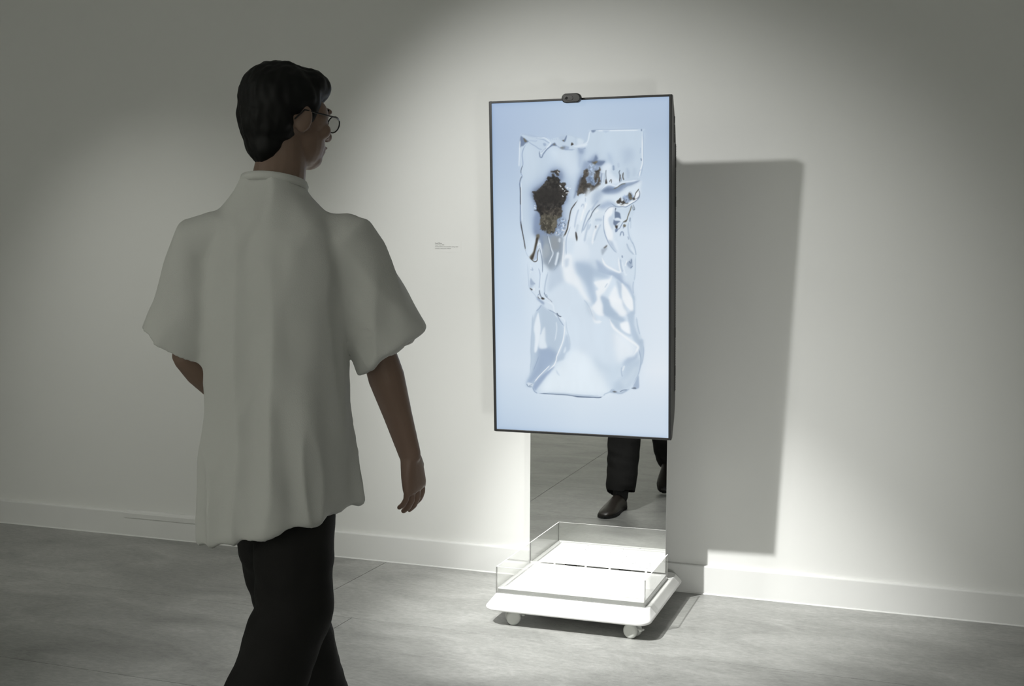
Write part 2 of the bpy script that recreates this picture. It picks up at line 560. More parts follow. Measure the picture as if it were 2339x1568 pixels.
MX0, MX1 = -0.2944, 0.2556
TRAY = 0.1150
bm = bmesh.new()
fs = box(bm, MX0, MX1, 0.0, 0.006, TRAY + 0.005, 1.62, mi=1)
for f in bm.faces:
    f.normal_update()
    f.material_index = 0 if f.normal.y < -0.9 else 1
obj('mirror_panel', bm, [M['mirror'], M['mirror_edge']], stand)
for x in (-0.19, -0.062, 0.035, 0.18):
    boxo('panel_tab', (x - 0.004, x + 0.004, 0.0005, 0.0055, 0.0963, TRAY + 0.005), M['mirror_edge'], stand)
for x in (-0.13, 0.09):
    boxo('upright', (x - 0.02, x + 0.02, 0.0062, 0.046, 0.0963, 1.60), M['steel'], stand, bevel=0.003)
boxo('cross_bar', (-0.15, 0.11, 0.008, 0.036, 0.60, 0.64), M['steel'], stand, bevel=0.002)
# bracket that carries the screen in front of the panel
bm = bmesh.new()
box(bm, -0.16, 0.10, -0.012, 0.0, 1.06, 1.46, bevel=0.003)
box(bm, -0.06, 0.0, -0.168, -0.010, 1.20, 1.32, bevel=0.003)
obj('mount_arm', bm, M['steel'], stand)

# ------------------------------------------------------------------ acrylic tank on the base
tank = empty('acrylic_tank', (CX, CY, 0.0966), (0, 0, CYAW))
tag(tank, 'low clear acrylic box holding a white tray on the stand base', 'tank')
QX0, QX1, QY0, QY1, QH, QT = -0.294, 0.266, -0.402, -0.0025, 0.098, 0.0042
def pane(b, thin):
    bm = bmesh.new()
    box(bm, *b)
    for f in bm.faces:
        f.normal_update()
        n_ = f.normal
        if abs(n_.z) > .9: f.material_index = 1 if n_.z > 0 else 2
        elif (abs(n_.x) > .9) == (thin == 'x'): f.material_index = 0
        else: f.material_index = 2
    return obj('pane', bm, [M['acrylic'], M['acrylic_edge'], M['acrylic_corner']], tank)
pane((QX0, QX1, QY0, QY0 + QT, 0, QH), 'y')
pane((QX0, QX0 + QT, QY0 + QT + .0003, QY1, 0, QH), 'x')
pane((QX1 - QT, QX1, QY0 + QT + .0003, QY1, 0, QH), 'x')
# white tray raised inside, its rim standing a little higher than the middle
bm = bmesh.new()
tx0, tx1, ty0, ty1 = QX0 + QT + .001, QX1 - QT - .001, QY0 + QT + .001, QY1 - .001
tz = TRAY - 0.0966
loft(bm, [[(x, y, z) for x, y in rrect(tx0 + i, tx1 - i, ty0 + i, ty1 - i, r, 3)] for i, z, r in
          ((0.0, tz - 0.0032, .002), (0.0, tz, .002), (0.016, tz, .004), (0.019, tz - 0.0025, .006))])
obj('tray', bm, M['tray_white'], tank)
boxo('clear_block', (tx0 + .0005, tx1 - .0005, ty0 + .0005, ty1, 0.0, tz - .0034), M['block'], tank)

# water beads left on the mirror, the front pane and the tray
rng = random.Random(5)
def bead(bm, p, n_, r):
    q = Vector(n_).to_track_quat('Z', 'Y').to_matrix().to_4x4()
    bmesh.ops.create_icosphere(bm, subdivisions=1, radius=1.0, matrix=Matrix.Translation(Vector(p)) @ q @ Matrix.Diagonal((r, r * rng.uniform(.8, 1.3), r * .45, 1)))
def beads(bm, parent, dz):
    o = obj('water_beads', bm, M['drop'], parent, True)
    o.location = (0, 0, dz)
    o['kind'] = 'stuff'
    o['label'] = 'scatter of tiny water beads'
bm = bmesh.new()
for k in range(70):
    bead(bm, (rng.gauss(0.06, 0.10), -0.0005, TRAY + 0.01 + abs(rng.gauss(0, 0.05))), (0, -1, 0), rng.uniform(.0006, .0016))
beads(bm, stand, 0)
bm = bmesh.new()
for k in range(80):
    bead(bm, (rng.gauss(0.0, 0.11), QY0 - 0.0003, 0.0975 + rng.uniform(0.001, 0.017)), (0, -1, 0), rng.uniform(.0008, .0019))
for k in range(60):
    bead(bm, (rng.gauss(-0.05, 0.12), rng.uniform(-0.16, -0.03), TRAY - 0.0023), (0, 0, 1), rng.uniform(.0007, .0016))
beads(bm, tank, -0.0966)

# ------------------------------------------------------------------ the television, hung upright and tipped slightly forward
TVW, TVH, TILT = 0.681, 1.233, 0.0621
Rz = Matrix.Rotation(CYAW, 4, 'Z')
Rx = Matrix.Rotation(TILT, 4, 'X')
centre = Matrix.Translation((CX, CY, 0)) @ Rz @ Matrix.Translation((-0.0243, -0.2701, 0.6706 + TVH / 2)) @ Rx @ Matrix.Translation((0, 0, -TVH / 2))
tv = empty('television')
tv.matrix_world = centre
tag(tv, 'tall black television hung upright, showing a clear block of ice', 'television')
BZX, BZT, BZB = 0.0098, 0.0075, 0.0078
hw = TVW / 2
bm = bmesh.new()
box(bm, -hw, -hw + BZX, 0, .012, 0, TVH)
box(bm, hw - BZX, hw, 0, .012, 0, TVH)
box(bm, -hw + BZX, hw - BZX, 0, .012, TVH - BZT, TVH)
box(bm, -hw + BZX, hw - BZX, 0, .012, 0, BZB)
bmesh.ops.remove_doubles(bm, verts=bm.verts, dist=1e-5)
bvl = obj('bezel', bm, M['bezel'], tv)
mod = bvl.modifiers.new('b', 'BEVEL'); mod.width = .0012; mod.segments = 2; mod.limit_method = 'ANGLE'
# back housing: thin at the ends, deeper over the middle
bm = bmesh.new()
prof = [(0.012, 0.0), (0.012, TVH), (0.030, TVH)]
for s in np.linspace(0.0, 1.0, 12)[1:]:
    prof.append((0.030 + 0.053 * (1 - (1 - s) ** 2.2), TVH - 0.012 - 0.20 * s))
for s in np.linspace(1.0, 0.0, 12)[:-1]:
    prof.append((0.030 + 0.053 * (1 - (1 - s) ** 2.2), 0.012 + 0.15 * s))
prof.append((0.030, 0.0))
ins = 0.0012
loft(bm, [[(x, y, z) for y, z in prof] for x in (-hw + ins, hw - ins)])
hb = obj('back_housing', bm, M['tv_back'], tv)
mod = hb.modifiers.new('b', 'BEVEL'); mod.width = .003; mod.segments = 2; mod.limit_method = 'ANGLE'
# vent slots and ports along the side edges
for s in (1, -1):
    x0, x1 = (hw - ins - .0006, hw - ins + .0006) if s > 0 else (-hw + ins - .0006, -hw + ins + .0006)
    vs_ = boxo('vent_strip', (x0 - .0001 * s, x1 - .0001 * s, .0640, .0815, .17, TVH - .17), M['vent'], tv)
    bm = bmesh.new()
    z = .172
    while z < TVH - .175:
        box(bm, x0, x1 + (.0006 if s > 0 else 0), .0645, .081, z, z + .0045)
        z += .0088
    g = obj('vent_ribs', bm, M['rib'], vs_)
    g['kind'] = 'stuff'
for z, h in ((TVH - .085, .024), (TVH - .118, .030), (TVH - .150, .030)):
    boxo('port', (hw - ins - .002, hw - ins + .0008, .047, .060, z - h / 2, z + h / 2), M['vent'], tv)
for z in (TVH - .235, TVH - .375, .385, .245):
    boxo('clip_recess', (hw - ins - .002, hw - ins + .0016, .066, .080, z - .018, z + .018), M['vent'], tv)

#SCREEN_BEGIN
NXS, NZS = 320, 600
ART = """p|c4d4e3|0.75|2.0|329,357,370,335,466,352,628,379,683,399,818,371,893,364,948,383,982,398,1017,395,1056,414,1081,442,1116,374,1131,329,1150,316,1697,323,1716,355,1721,549,1711,708,1682,853,1673,945,1677,1004,1668,1050,1605,1100,1624,1164,1595,1256,1580,1348,1600,1464,1633,1580,1643,1649,1624,1719,1623,1905,1609,2022,1618,2139,1623,2280,1681,2467,1720,2608,1711,2726,1681,2869,1666,2941,1671,3036,1651,3075,1597,3082,1548,3103,1474,3140,1399,3138,1349,3136,1274,3172,1224,3194,1072,3190,818,3177,508,3175,466,3147,436,3104,378,3096,363,3067,379,3013,406,2962,424,2790,426,2644,445,2400,467,2293,519,2244,556,2205,495,2133,429,2033,404,1966,401,1822,402,1726,372,1630,343,1534,324,1391,311,1248,315,916,333,775,325,634,322,493
p|d6e3ef|0.80|30.0|452,1439,1576,1256,1647,2186,1696,2893,1573,3088,560,3153,436,2692
p|e2edf5|0.90|14.0|550,3144,614,2989,831,2778,934,2678,1100,2745,1250,2956,1334,3112,1224,3174,818,3162
p|c3d3e2|0.70|10.0|1150,339,1692,345,1702,526,1682,799,1382,839,1187,698
p|d0deeb|0.80|14.0|691,517,920,522,980,590,995,703,928,797,852,748,751,651
p|c9d8e6|0.60|16.0|371,442,526,522,544,694,428,884,355,835,358,595
p|6e7f9b|0.95|2.0|336,360,362,370,403,400,426,420,392,436,366,461,339,470,326,479,324,422
p|635f51|0.90|1.2|367,380,382,385,408,419,382,423,374,404
s|a9bbd2|0.90|2.0|330,358,362,338,445,349,528,370,569,376,615,377,651,393
p|a9bbd2|0.70|2.0|372,342,455,354,517,370,471,371,409,357
s|8fa3bf|0.70|1.6|512,384,558,392,599,403,640,425,671,445
s|dfeaf4|0.80|1.6|517,382,569,386,610,382,641,402,681,436
s|97a9c3|0.80|1.6|426,420,459,445,506,470,547,499,588,507
s|a9bbd2|0.70|2.4|429,406,460,411,506,417,527,408
p|8ea0bb|0.70|2.0|594,443,620,442,630,458,614,472,599,462
s|6e7f9b|0.85|2.2|549,513,552,552,559,585,577,590,598,553,639,506,681,474,702,451
s|dfeaf4|0.90|2.0|563,552,572,547,608,510,650,478,676,445,691,436
s|8ea0bb|0.70|1.3|572,543,598,515,634,487
p|6e7f9b|0.95|1.6|676,481,696,455,727,440,745,461,753,476,712,472
p|635f51|0.60|2.0|712,451,732,452,732,466,712,465
s|a9bbd2|0.80|1.2|682,393,687,417
s|a9bbd2|0.80|1.2|702,394,705,415
s|a9bbd2|0.80|1.2|720,397,722,413
s|a9bbd2|0.80|1.2|743,390,746,412
s|b8c9da|0.80|1.8|764,372,794,363,856,360,906,362,942,377,967,394,1007,395,1057,413
p|a9bbd2|0.60|3.0|774,382,820,369,855,370,830,407,794,415
p|6e7f9b|0.95|1.4|858,370,867,373,855,417,840,433,809,416,835,409
p|635f51|0.90|1.2|819,414,837,414,835,426,822,422
p|3a352f|0.95|1.0|923,442,944,461,916,473,915,456
p|635f51|0.85|2.0|788,493,819,484,844,483,844,506,813,510
p|8d9fba|0.70|2.5|814,473,885,484,885,507,844,516
s|8d9fba|0.60|2.4|753,473,783,491,844,511,900,517,951,518
p|dfeaf4|0.90|3.0|946,481,1037,459,1097,461,1077,489,1037,495,981,496
p|b8c9da|0.70|4.0|962,396,977,397,976,467,966,458
p|d8e5f0|0.60|4.0|992,402,1047,422,1047,460,992,458
s|8d9fba|0.80|2.5|991,505,1037,516,1082,503
p|a9bbd2|0.80|8.0|996,515,1077,517,1046,610,1005,704,995,609
p|8d9fba|0.80|5.0|996,515,1052,521,1046,558,1011,557
s|dfeaf4|0.80|2.2|1071,456,1099,442,1114,400,1124,345,1144,320
s|b8c9da|0.80|1.5|1051,455,1079,423,1099,377,1109,340
s|dbe6f0|0.90|2.4|310,690,314,618,321,498,330,393
s|93a6c1|0.90|1.8|413,434,381,471,360,509,349,556,353,604,357,662,341,700,333,729,335,762,348,791,332,820,321,858,317,902,318,960
s|5f6670|0.90|1.2|353,672,341,705,333,734,335,758
s|5f6670|0.90|1.2|343,787,326,820,319,854
s|6e7f9b|0.90|2.2|324,825,317,863,320,911,322,969,320,1047,322,1114,321,1192,320,1260,327,1323,339,1386,354,1439
s|3a352f|0.90|1.4|323,892,326,969,325,1047,323,1105
s|3a352f|0.80|1.2|323,1274,330,1328,347,1425
s|dfeaf4|0.70|2.0|334,839,335,970,335,1163,341,1284
s|6b7484|0.95|1.8|321,1260,330,1327,345,1418,361,1504,375,1595
s|3a352f|0.90|1.6|321,1285,333,1358,349,1431,365,1516,375,1598
s|a9bbd2|0.70|1.2|375,1601,395,1644,414,1668
s|a2b5cc|0.90|1.6|1129,331,1194,316,1344,318,1541,320,1693,322
s|dfe9f2|0.90|2.4|1204,326,1393,329,1688,333
p|6e7f9b|0.90|2.0|1144,322,1184,322,1189,330,1164,343,1147,331
p|a9bbd2|0.70|3.0|1274,326,1344,328,1304,347
s|6e7f9b|0.90|2.0|1695,322,1702,345
s|9fb2ca|0.80|1.3|1717,348,1717,486,1716,671,1707,736,1687,828
s|eef3f7|0.85|2.0|1707,361,1707,578,1709,671,1687,745,1668,828
s|6e7f9b|0.90|1.8|1692,624,1700,652
s|a9bbd2|0.70|1.6|1683,578,1688,513
s|a9bbd2|0.70|1.4|1702,754,1687,745,1668,777,1658,819
p|b2c3d7|0.80|14.0|1496,536,1600,529,1614,613,1540,667,1501,657
p|a9bbd2|0.60|8.0|1328,570,1367,594,1382,688,1333,630
s|8093ae|0.80|4.0|1387,692,1392,744
p|b0c1d5|0.80|4.0|1530,737,1550,728,1570,770,1560,826,1540,817
p|b8c8da|0.70|5.0|1609,729,1638,735,1634,800,1599,808
s|b5c5d8|0.80|4.0|1337,733,1347,781
s|b5c5d8|0.80|4.0|1442,665,1446,717
p|dfeaf4|0.80|6.0|1252,690,1322,672,1367,692,1362,757,1421,829,1491,853,1391,899,1291,897,1242,840
s|6f7a88|0.90|1.8|1307,733,1304,780,1307,831,1309,850
p|3a352f|0.95|1.3|1299,841,1309,841,1319,879,1296,883
s|6e7f9b|0.80|2.0|1262,765,1254,821,1247,878
s|a9bacd|0.70|3.0|1282,765,1287,817,1277,873
s|443f39|0.90|1.4|1344,874,1354,846,1366,847,1366,879
s|56606e|0.95|1.6|1464,743,1451,764,1458,806,1453,871
s|443f39|0.90|1.5|1466,787,1463,834,1456,862
s|443f39|0.95|2.0|1498,769,1493,806,1496,830,1508,849
s|7787a0|0.80|1.6|1471,820,1481,853
s|8f9fb5|0.80|3.0|1478,848,1456,871
p|8d9fba|0.90|9.0|1057,648,1107,635,1193,576,1223,642,1293,653,1242,708,1236,873,1141,951,968,968,979,845,1016,751
p|6e7f9b|0.95|3.0|1102,644,1163,636,1193,585,1215,614,1213,637,1293,648,1252,690,1182,679,1142,664
d|635f51|0.95|2.0|1152,650,1208,651,1192,679,1167,674
d|443f39|0.97|2.4|1066,733,1107,729,1111,790,1076,828,1096,870,1166,857,1191,886,1237,755,1237,708,1222,731,1177,745,1171,848,1211,886,1237,821,1226,905,1191,943,1120,974,984,972,995,869,1041,799
g|a3b4ca|0.85|3.0|1107,687,1177,688,1172,792,1131,824,1116,776
g|8296b2|0.90|2.0|1086,814,1141,800,1186,881,1176,919,1141,885,1091,851
g|b4c2d4|0.80|2.0|1090,927,1126,923,1115,961,1095,956
d|443f39|0.97|1.6|989,905,1010,862,1051,825,1091,850,1085,911,1105,944,1151,931,1211,861,1232,819,1221,904,1151,950,1110,997,1080,1010,1054,986,983,995
d|282624|0.80|2.4|1025,834,1056,816,1086,883,1090,968,1080,996,1050,929
s|3a352f|0.95|2.2|1216,903,1181,931,1141,954,1105,992,1082,1008
p|6e7f9b|0.80|4.0|973,907,994,845,1035,789,983,959,952,1020,941,1020
p|a9bbd2|0.85|16.0|427,913,595,791,699,698,801,718,877,858,901,977,864,1167,873,1287,769,1436,514,1439,433,1261,425,1067
p|7b8ca8|0.90|8.0|458,952,594,848,688,731,791,737,821,809,789,890,870,1024,823,1119,812,1215,826,1311,743,1436,493,1439,475,1261,497,1164,467,1048
d|282624|0.99|1.6|476,957,520,953,604,868,646,806,688,793,698,769,729,798,775,808,792,847,790,866,846,871,845,924,886,962,865,995,849,1052,828,1100,803,1119,802,1196,791,1239,750,1262,739,1339,707,1407,640,1411,619,1402,624,1368,598,1377,557,1358,553,1223,528,1174,487,1159,513,1140,488,1058,478,991
d|3a352f|0.95|1.4|688,740,740,729,791,747,770,765,775,799,729,769,698,759
d|635f51|0.75|2.5|559,1223,621,1194,745,1224,786,1195,791,1239,750,1262,733,1349,691,1407,619,1402,598,1377,557,1358,548,1281
p|262422|0.75|8.0|489,981,593,915,748,946,799,985,788,1061,669,1089,560,1083,499,1029
d|443f39|0.70|3.0|550,1117,643,1146,787,1133,797,1205,694,1209,590,1194
s|eef3f7|0.95|1.6|779,889,799,914
s|eef3f7|0.95|1.6|804,923,825,942
s|eef3f7|0.95|1.6|830,957,845,950
s|eef3f7|0.95|1.6|809,1004,824,1019
s|eef3f7|0.95|1.6|845,976,891,972
s|eef3f7|0.95|1.6|755,746,770,761
s|eef3f7|0.95|1.6|487,1101,497,1116
s|eef3f7|0.95|1.6|482,1126,502,1140
s|e6eef5|0.80|4.0|866,914,871,929
s|e6eef5|0.80|3.5|896,924,901,934
s|b9c8d8|0.70|3.0|866,895,912,901
s|8d8a7c|0.80|1.4|630,1305,641,1286
s|8d8a7c|0.80|1.4|713,1286,708,1305
s|8d8a7c|0.80|1.4|604,1344,614,1336
s|8d8a7c|0.80|1.4|671,1368,692,1378
s|8d8a7c|0.80|1.4|589,1286,604,1305
s|8d8a7c|0.80|1.4|682,1325,692,1315
g|9db0c8|0.85|3.0|750,1262,796,1239,858,1263,852,1359,805,1440,722,1439,744,1359,785,1349
s|5d6470|0.85|1.3|776,1253,783,1301,765,1325
s|5d6470|0.85|1.3|796,1315,806,1291,837,1306,842,1340
s|5d6470|0.85|1.3|749,1310,770,1330
s|5d6470|0.85|1.3|811,1354,847,1349
s|5d6470|0.85|1.3|738,1407,749,1383
s|eef3f7|0.90|2.0|816,1311,821,1340
s|eef3f7|0.90|2.0|827,1263,827,1277
s|eef3f7|0.90|2.0|764,1412,769,1426
s|eef3f7|0.90|2.0|795,1368,836,1383
s|eef3f7|0.90|2.0|743,1392,735,1412
p|8794a2|0.85|7.0|548,1449,626,1431,807,1449,813,1564,792,1709,713,1807,635,1795,584,1747,566,1589
p|949a9f|0.70|7.0|678,1449,756,1449,767,1564,696,1588,671,1540
p|a6b0b8|0.70|6.0|586,1540,651,1534,650,1637,585,1674
p|7f8fa8|0.85|5.0|497,1370,549,1407,587,1504,566,1576,548,1492,528,1479,509,1431
s|dfeaf4|0.80|2.4|639,1425,658,1504,677,1576,696,1625,669,1685,636,1746
s|7a8798|0.80|1.4|627,1413,645,1492,664,1564,663,1607
s|dfeaf4|0.95|4.5|757,1606,740,1685,720,1758
s|dfeaf4|0.60|5.0|775,1461,771,1504
s|8495a8|0.70|1.8|766,1673,740,1764,700,1813
p|d8e5f0|0.70|6.0|584,1747,635,1783,622,1856,567,2040,542,1979,569,1857
p|b4c4d6|0.60|10.0|674,1795,778,1758,822,1903,737,1977,646,2039,634,1947
s|9fb0c5|0.60|2.5|635,1832,608,1929,594,2009,596,2058
p|635f51|0.90|2.2|503,1425,535,1419,542,1449,518,1492,498,1577,474,1662,460,1699,421,1668,461,1613,482,1540,499,1467
p|3a352f|0.90|2.0|502,1461,525,1467,494,1589,460,1686,437,1674,471,1613,488,1540
s|3a352f|0.95|1.5|421,1668,447,1696,479,1717,509,1704,513,1662,520,1613,534,1570
s|443f39|0.80|1.2|453,1699,479,1718,506,1711
p|9fb1c9|0.80|2.5|518,1534,528,1528,514,1589,506,1674,473,1702,480,1662,501,1589
s|dfeaf4|0.90|2.0|535,1492,521,1540,547,1516,559,1589,568,1674
s|6d7d94|0.90|1.5|536,1564,556,1625,568,1698,572,1783,570,1832
s|b2c3d6|0.80|1.3|398,1674,398,1797,405,1907,410,1993,429,2030,475,2078,494,2102,540,2157,578,2193
s|dfeaf4|0.70|1.5|433,1748,439,1796,432,1845
s|97a9c2|0.80|1.6|446,1778,459,1809,432,1803
p|8798b2|0.85|2.0|431,1901,454,1931,483,1958,466,1965,430,1968
p|aebfd3|0.70|3.0|431,1907,476,1961,436,2005,417,1993
p|3a352f|0.90|1.0|420,2005,433,2011,452,2026,439,2032,426,2020
s|eef3f7|0.80|2.0|470,2004,469,2035
s|92a4be|0.70|1.6|528,2016,535,1955,543,1857,524,1784
s|dfeaf4|0.70|2.6|556,1844,548,1967,567,2040
s|5e6a7c|0.95|1.8|531,2022,537,2065,553,2101,579,2119
p|3a352f|0.95|1.2|550,2117,570,2107,592,2125,569,2132
s|3a352f|0.90|1.5|511,2096,527,2120,540,2126
s|8092ac|0.80|1.5|511,2090,528,2068
p|8d9fba|0.70|3.0|501,2108,540,2132,579,2162,572,2181,527,2139
s|66768e|0.90|1.6|587,2046,599,2082,632,2119,664,2143,683,2167
s|7d8fa8|0.70|1.4|606,2070,632,2100
s|eef3f7|0.60|2.0|606,2113,645,2131,683,2173
p|dfeaf4|0.85|7.0|820,1492,879,1329,924,1288,1000,1372,935,1552,933,1781,1021,1913,1129,2154,1130,1972,1113,1587,1063,1492,1064,1288,871,1450
p|eef3f7|0.80|7.0|805,1721,838,1636,908,1648,933,1781,996,1883,1059,2033,1122,2142,1058,2124,963,1998,841,1927,810,1830
p|dfeaf4|0.90|8.0|997,1045,1053,998,1136,961,1134,1440,846,1440,888,1287,920,1168
s|3a352f|0.95|2.0|984,1054,951,1096,915,1144,899,1191,888,1254,875,1306,867,1354,846,1407,836,1440
s|443f39|0.90|1.6|879,1264,869,1329,856,1371,836,1413,820,1449
s|93a5be|0.70|1.5|904,1330,872,1407,852,1474,848,1564,849,1660
s|eef3f7|0.80|2.5|826,1474,819,1588,808,1685,804,1782
p|b9c9da|0.70|5.0|831,1697,876,1684,869,1757,836,1769
s|b8c9da|0.70|3.0|1134,1265,1089,1307,1038,1390
s|b8c9da|0.70|3.0|1134,1313,1108,1360
p|3a352f|0.95|1.2|956,1399,968,1402,981,1456,973,1489,964,1462
s|6e7f9b|0.60|3.0|961,1390,973,1486
p|a9bcd2|0.85|16.0|984,1726,1132,1743,1130,1996,1085,1942,1028,1852,990,1792
p|dae6f0|0.90|5.0|1090,1011,1151,954,1221,899,1291,895,1441,911,1678,850,1687,938,1678,1008,1539,1133,1390,1132,1290,1207,1199,1263,1088,1286,1036,1405,964,1501,997,1262,1069,1096
p|8496b2|0.95|6.0|1251,961,1321,910,1391,915,1441,926,1490,889,1668,857,1589,900,1530,922,1465,968,1391,991,1291,989
p|6d7f99|0.80|5.0|1266,956,1321,929,1391,934,1431,925,1490,893,1520,889,1441,940,1371,957,1301,971
s|635f51|0.90|1.5|1381,943,1431,923,1471,898,1495,889,1530,887
s|dfeaf4|0.90|3.0|1251,946,1321,893,1391,904,1421,911,1481,875,1589,862,1668,850
s|8f9fb6|0.70|2.0|1678,859,1589,895,1540,908,1500,936
p|a9bacf|0.80|9.0|1160,997,1221,951,1271,989,1220,1074,1150,1092
p|9fb1c9|0.85|8.0|1240,1102,1321,1065,1390,1085,1410,1123,1330,1136,1270,1150,1220,1130
s|5f6a78|0.90|2.0|1245,1100,1210,1121,1175,1154,1149,1191,1129,1234,1088,1286
s|9fb0c7|0.70|2.4|1129,1234,1088,1291,1042,1386
s|7f91aa|0.90|1.8|1410,1130,1365,1129,1335,1141,1310,1164,1290,1193
s|eef3f7|0.90|3.0|1406,1066,1440,1099,1490,1119,1564,1096,1628,1064,1673,1032
s|7b8ca5|0.90|1.6|1351,1084,1400,1118,1440,1130,1490,1128,1529,1131,1584,1101,1638,1069,1673,1032,1678,999
d|443f39|0.95|1.5|1425,1076,1465,1034,1485,1067,1505,1044,1515,1063,1544,1091,1505,1100,1480,1119,1460,1114,1490,1100,1470,1086,1445,1095
g|8d9fba|0.90|2.5|1485,1034,1540,1002,1584,974,1609,1021,1628,1050,1569,1073,1530,1086,1500,1067
d|635f51|0.90|1.5|1559,983,1584,984,1594,1049,1569,1058,1554,1030
p|443f39|0.90|1.5|1599,1040,1614,1031,1631,1050,1609,1061
s|443f39|0.95|1.7|1668,943,1658,961,1638,984,1628,1012,1618,1040
s|6d7280|0.90|1.6|1670,957,1678,994,1668,1027,1638,1052
p|eef3f7|0.90|2.0|1631,1036,1638,998,1663,971,1673,994,1658,1027
p|eef3f7|0.90|4.0|1290,1202,1340,1141,1395,1137,1380,1198,1330,1254,1340,1311,1374,1383,1379,1477,1329,1530,1299,1406,1280,1311
s|93a5bd|0.80|1.6|1285,1197,1275,1263,1279,1358,1294,1425,1319,1482,1339,1534
p|bccbdb|0.70|3.0|1390,1146,1370,1217,1335,1245,1340,1307,1374,1368,1390,1311,1390,1217
p|6c7c95|0.97|1.6|1403,1184,1420,1179,1455,1194,1465,1227,1470,1265,1440,1250,1405,1255,1400,1217
p|6c7c95|0.97|1.6|1390,1264,1405,1274,1450,1279,1460,1293,1435,1326,1429,1368,1405,1335,1385,1307
p|3a352f|0.90|1.4|1405,1335,1430,1316,1432,1345,1422,1364
p|6e7f9b|0.95|1.4|1409,1364,1439,1368,1427,1392,1407,1397
s|443f39|0.95|1.5|1413,1137,1410,1165
s|6c7c95|0.90|1.5|1410,1142,1405,1189
s|635f51|0.95|1.9|1589,1106,1579,1152,1559,1199,1544,1242,1534,1270,1494,1288
p|443f39|0.80|1.5|1494,1293,1509,1284,1534,1270,1529,1289
s|6e7f9b|0.85|1.5|1494,1291,1474,1326,1454,1359,1434,1366
s|56616f|0.90|1.3|1601,1101,1623,1153,1608,1162,1599,1124
p|635f51|0.90|1.4|1504,1312,1527,1326,1514,1345,1494,1336
s|6e7f9b|0.80|1.6|1504,1336,1494,1359
s|6e7f9b|0.80|2.0|1459,1444,1474,1397,1494,1402,1501,1444
s|7f8fa6|0.85|2.4|1574,1242,1568,1289
s|aebfd2|0.80|2.6|1554,1293,1549,1359,1564,1444,1608,1533
s|b8c8d9|0.70|2.0|1579,1265,1579,1360
s|dfeaf4|0.90|3.0|1400,1255,1440,1253,1470,1269,1484,1284
s|dfeaf4|0.90|3.0|1420,1326,1460,1293
p|3a352f|0.90|1.6|1184,1334,1196,1334,1196,1353,1189,1361
s|6e7f9b|0.60|3.0|1189,1330,1192,1358
s|9fb0c7|0.60|2.4|1023,1129,1038,1100,1054,1110,1061,1167
s|a6b7cc|0.60|2.0|1072,1072,1074,1025
p|3a352f|0.90|1.4|957,1400,965,1400,980,1453,970,1492,959,1444
s|b8c9da|0.60|3.0|1128,1301,1103,1377
s|eef3f7|0.70|4.0|1219,1311,1168,1406,1147,1534
s|eef3f7|0.60|4.0|1180,1187,1220,1159
s|8fa1ba|0.70|2.6|1129,1149,1088,1215,1052,1310,1026,1405
s|a3b4ca|0.70|4.0|1220,1055,1175,1111,1139,1168
s|a3b4ca|0.60|3.0|997,1147,966,1238,945,1357
s|b0c0d3|0.70|5.0|1260,1268,1219,1263,1179,1268
s|aebfd2|0.70|4.0|1108,1301,1077,1406,1056,1501
s|eef3f7|0.80|4.0|1089,1082,1053,1167,1017,1286
s|c2d0de|0.80|5.0|986,1310,965,1396
s|b3c3d4|0.70|3.0|1249,1311,1209,1382,1163,1501
s|96a8bf|0.80|1.7|1277,1353,1295,1430,1326,1502,1376,1573,1426,1621
p|b2c2d4|0.80|4.0|1326,1484,1376,1502,1420,1579,1420,1603,1376,1567,1339,1525
p|dfeaf4|0.80|4.0|1377,1460,1426,1525,1439,1609,1389,1537
p|3a352f|0.70|2.0|1276,1561,1307,1537,1314,1546,1288,1573
p|a2aebb|0.80|3.0|1251,1579,1314,1567,1288,1609,1260,1639
p|a5b7ce|0.85|7.0|1193,1705,1262,1735,1338,1800,1463,1835,1500,1918,1563,1965,1600,2048,1612,2108,1562,2013,1488,1948,1413,1883,1337,1848,1262,1831,1211,1801
p|8fa2bd|0.50|5.0|1211,1807,1287,1830,1363,1842,1438,1883,1488,1936,1438,1901,1375,1859,1287,1842
s|eef3f7|0.90|4.0|1256,1669,1288,1740,1363,1788,1457,1823,1457,1763,1438,1668
s|dfeaf4|0.80|3.0|1476,1704,1501,1787,1519,1852,1538,1840
s|a9bbcf|0.80|3.0|1463,1680,1469,1763,1488,1823
s|7d8fa8|0.90|2.2|1479,1644,1488,1671
p|98a9bf|0.80|3.0|1532,1733,1563,1703,1588,1679,1600,1750,1575,1783
s|6f809a|0.85|1.7|1557,1703,1582,1727,1588,1679
s|6f809a|0.80|1.7|1575,1780,1603,1756
s|eef3f7|0.80|2.0|1538,1697,1513,1763
s|a9bacd|0.80|3.0|1532,1514,1563,1585,1619,1638
s|9fb1c6|0.80|1.8|1594,1496,1625,1573,1638,1644
s|8b9cb4|0.70|2.0|1548,1443,1557,1478
s|dfeaf4|0.70|3.0|1582,1549,1625,1638
s|a8b9cd|0.80|1.6|1609,1917,1603,1977,1609,2060
s|b4c5d6|0.70|2.4|1631,1655,1628,1822,1616,1911
p|aec0d4|0.85|9.0|964,1730,1072,1754,1199,1789,1325,1860,1287,1896,1173,1885,1160,1946,1185,2054,1197,2126,1171,2187,1121,2127,1058,1947,969,1827
p|eef3f7|0.90|4.0|1166,1934,1262,1909,1337,1896,1366,1866,1343,1944,1286,2035,1248,2083,1273,2198,1279,2287,1209,2288,1139,2212,1197,2126,1185,2036,1210,2005
s|c0cfde|0.80|2.0|1318,1944,1286,1992
p|eef3f7|0.85|5.0|1337,2082,1375,2009,1412,1979,1456,2110,1468,2152,1399,2153,1336,2142
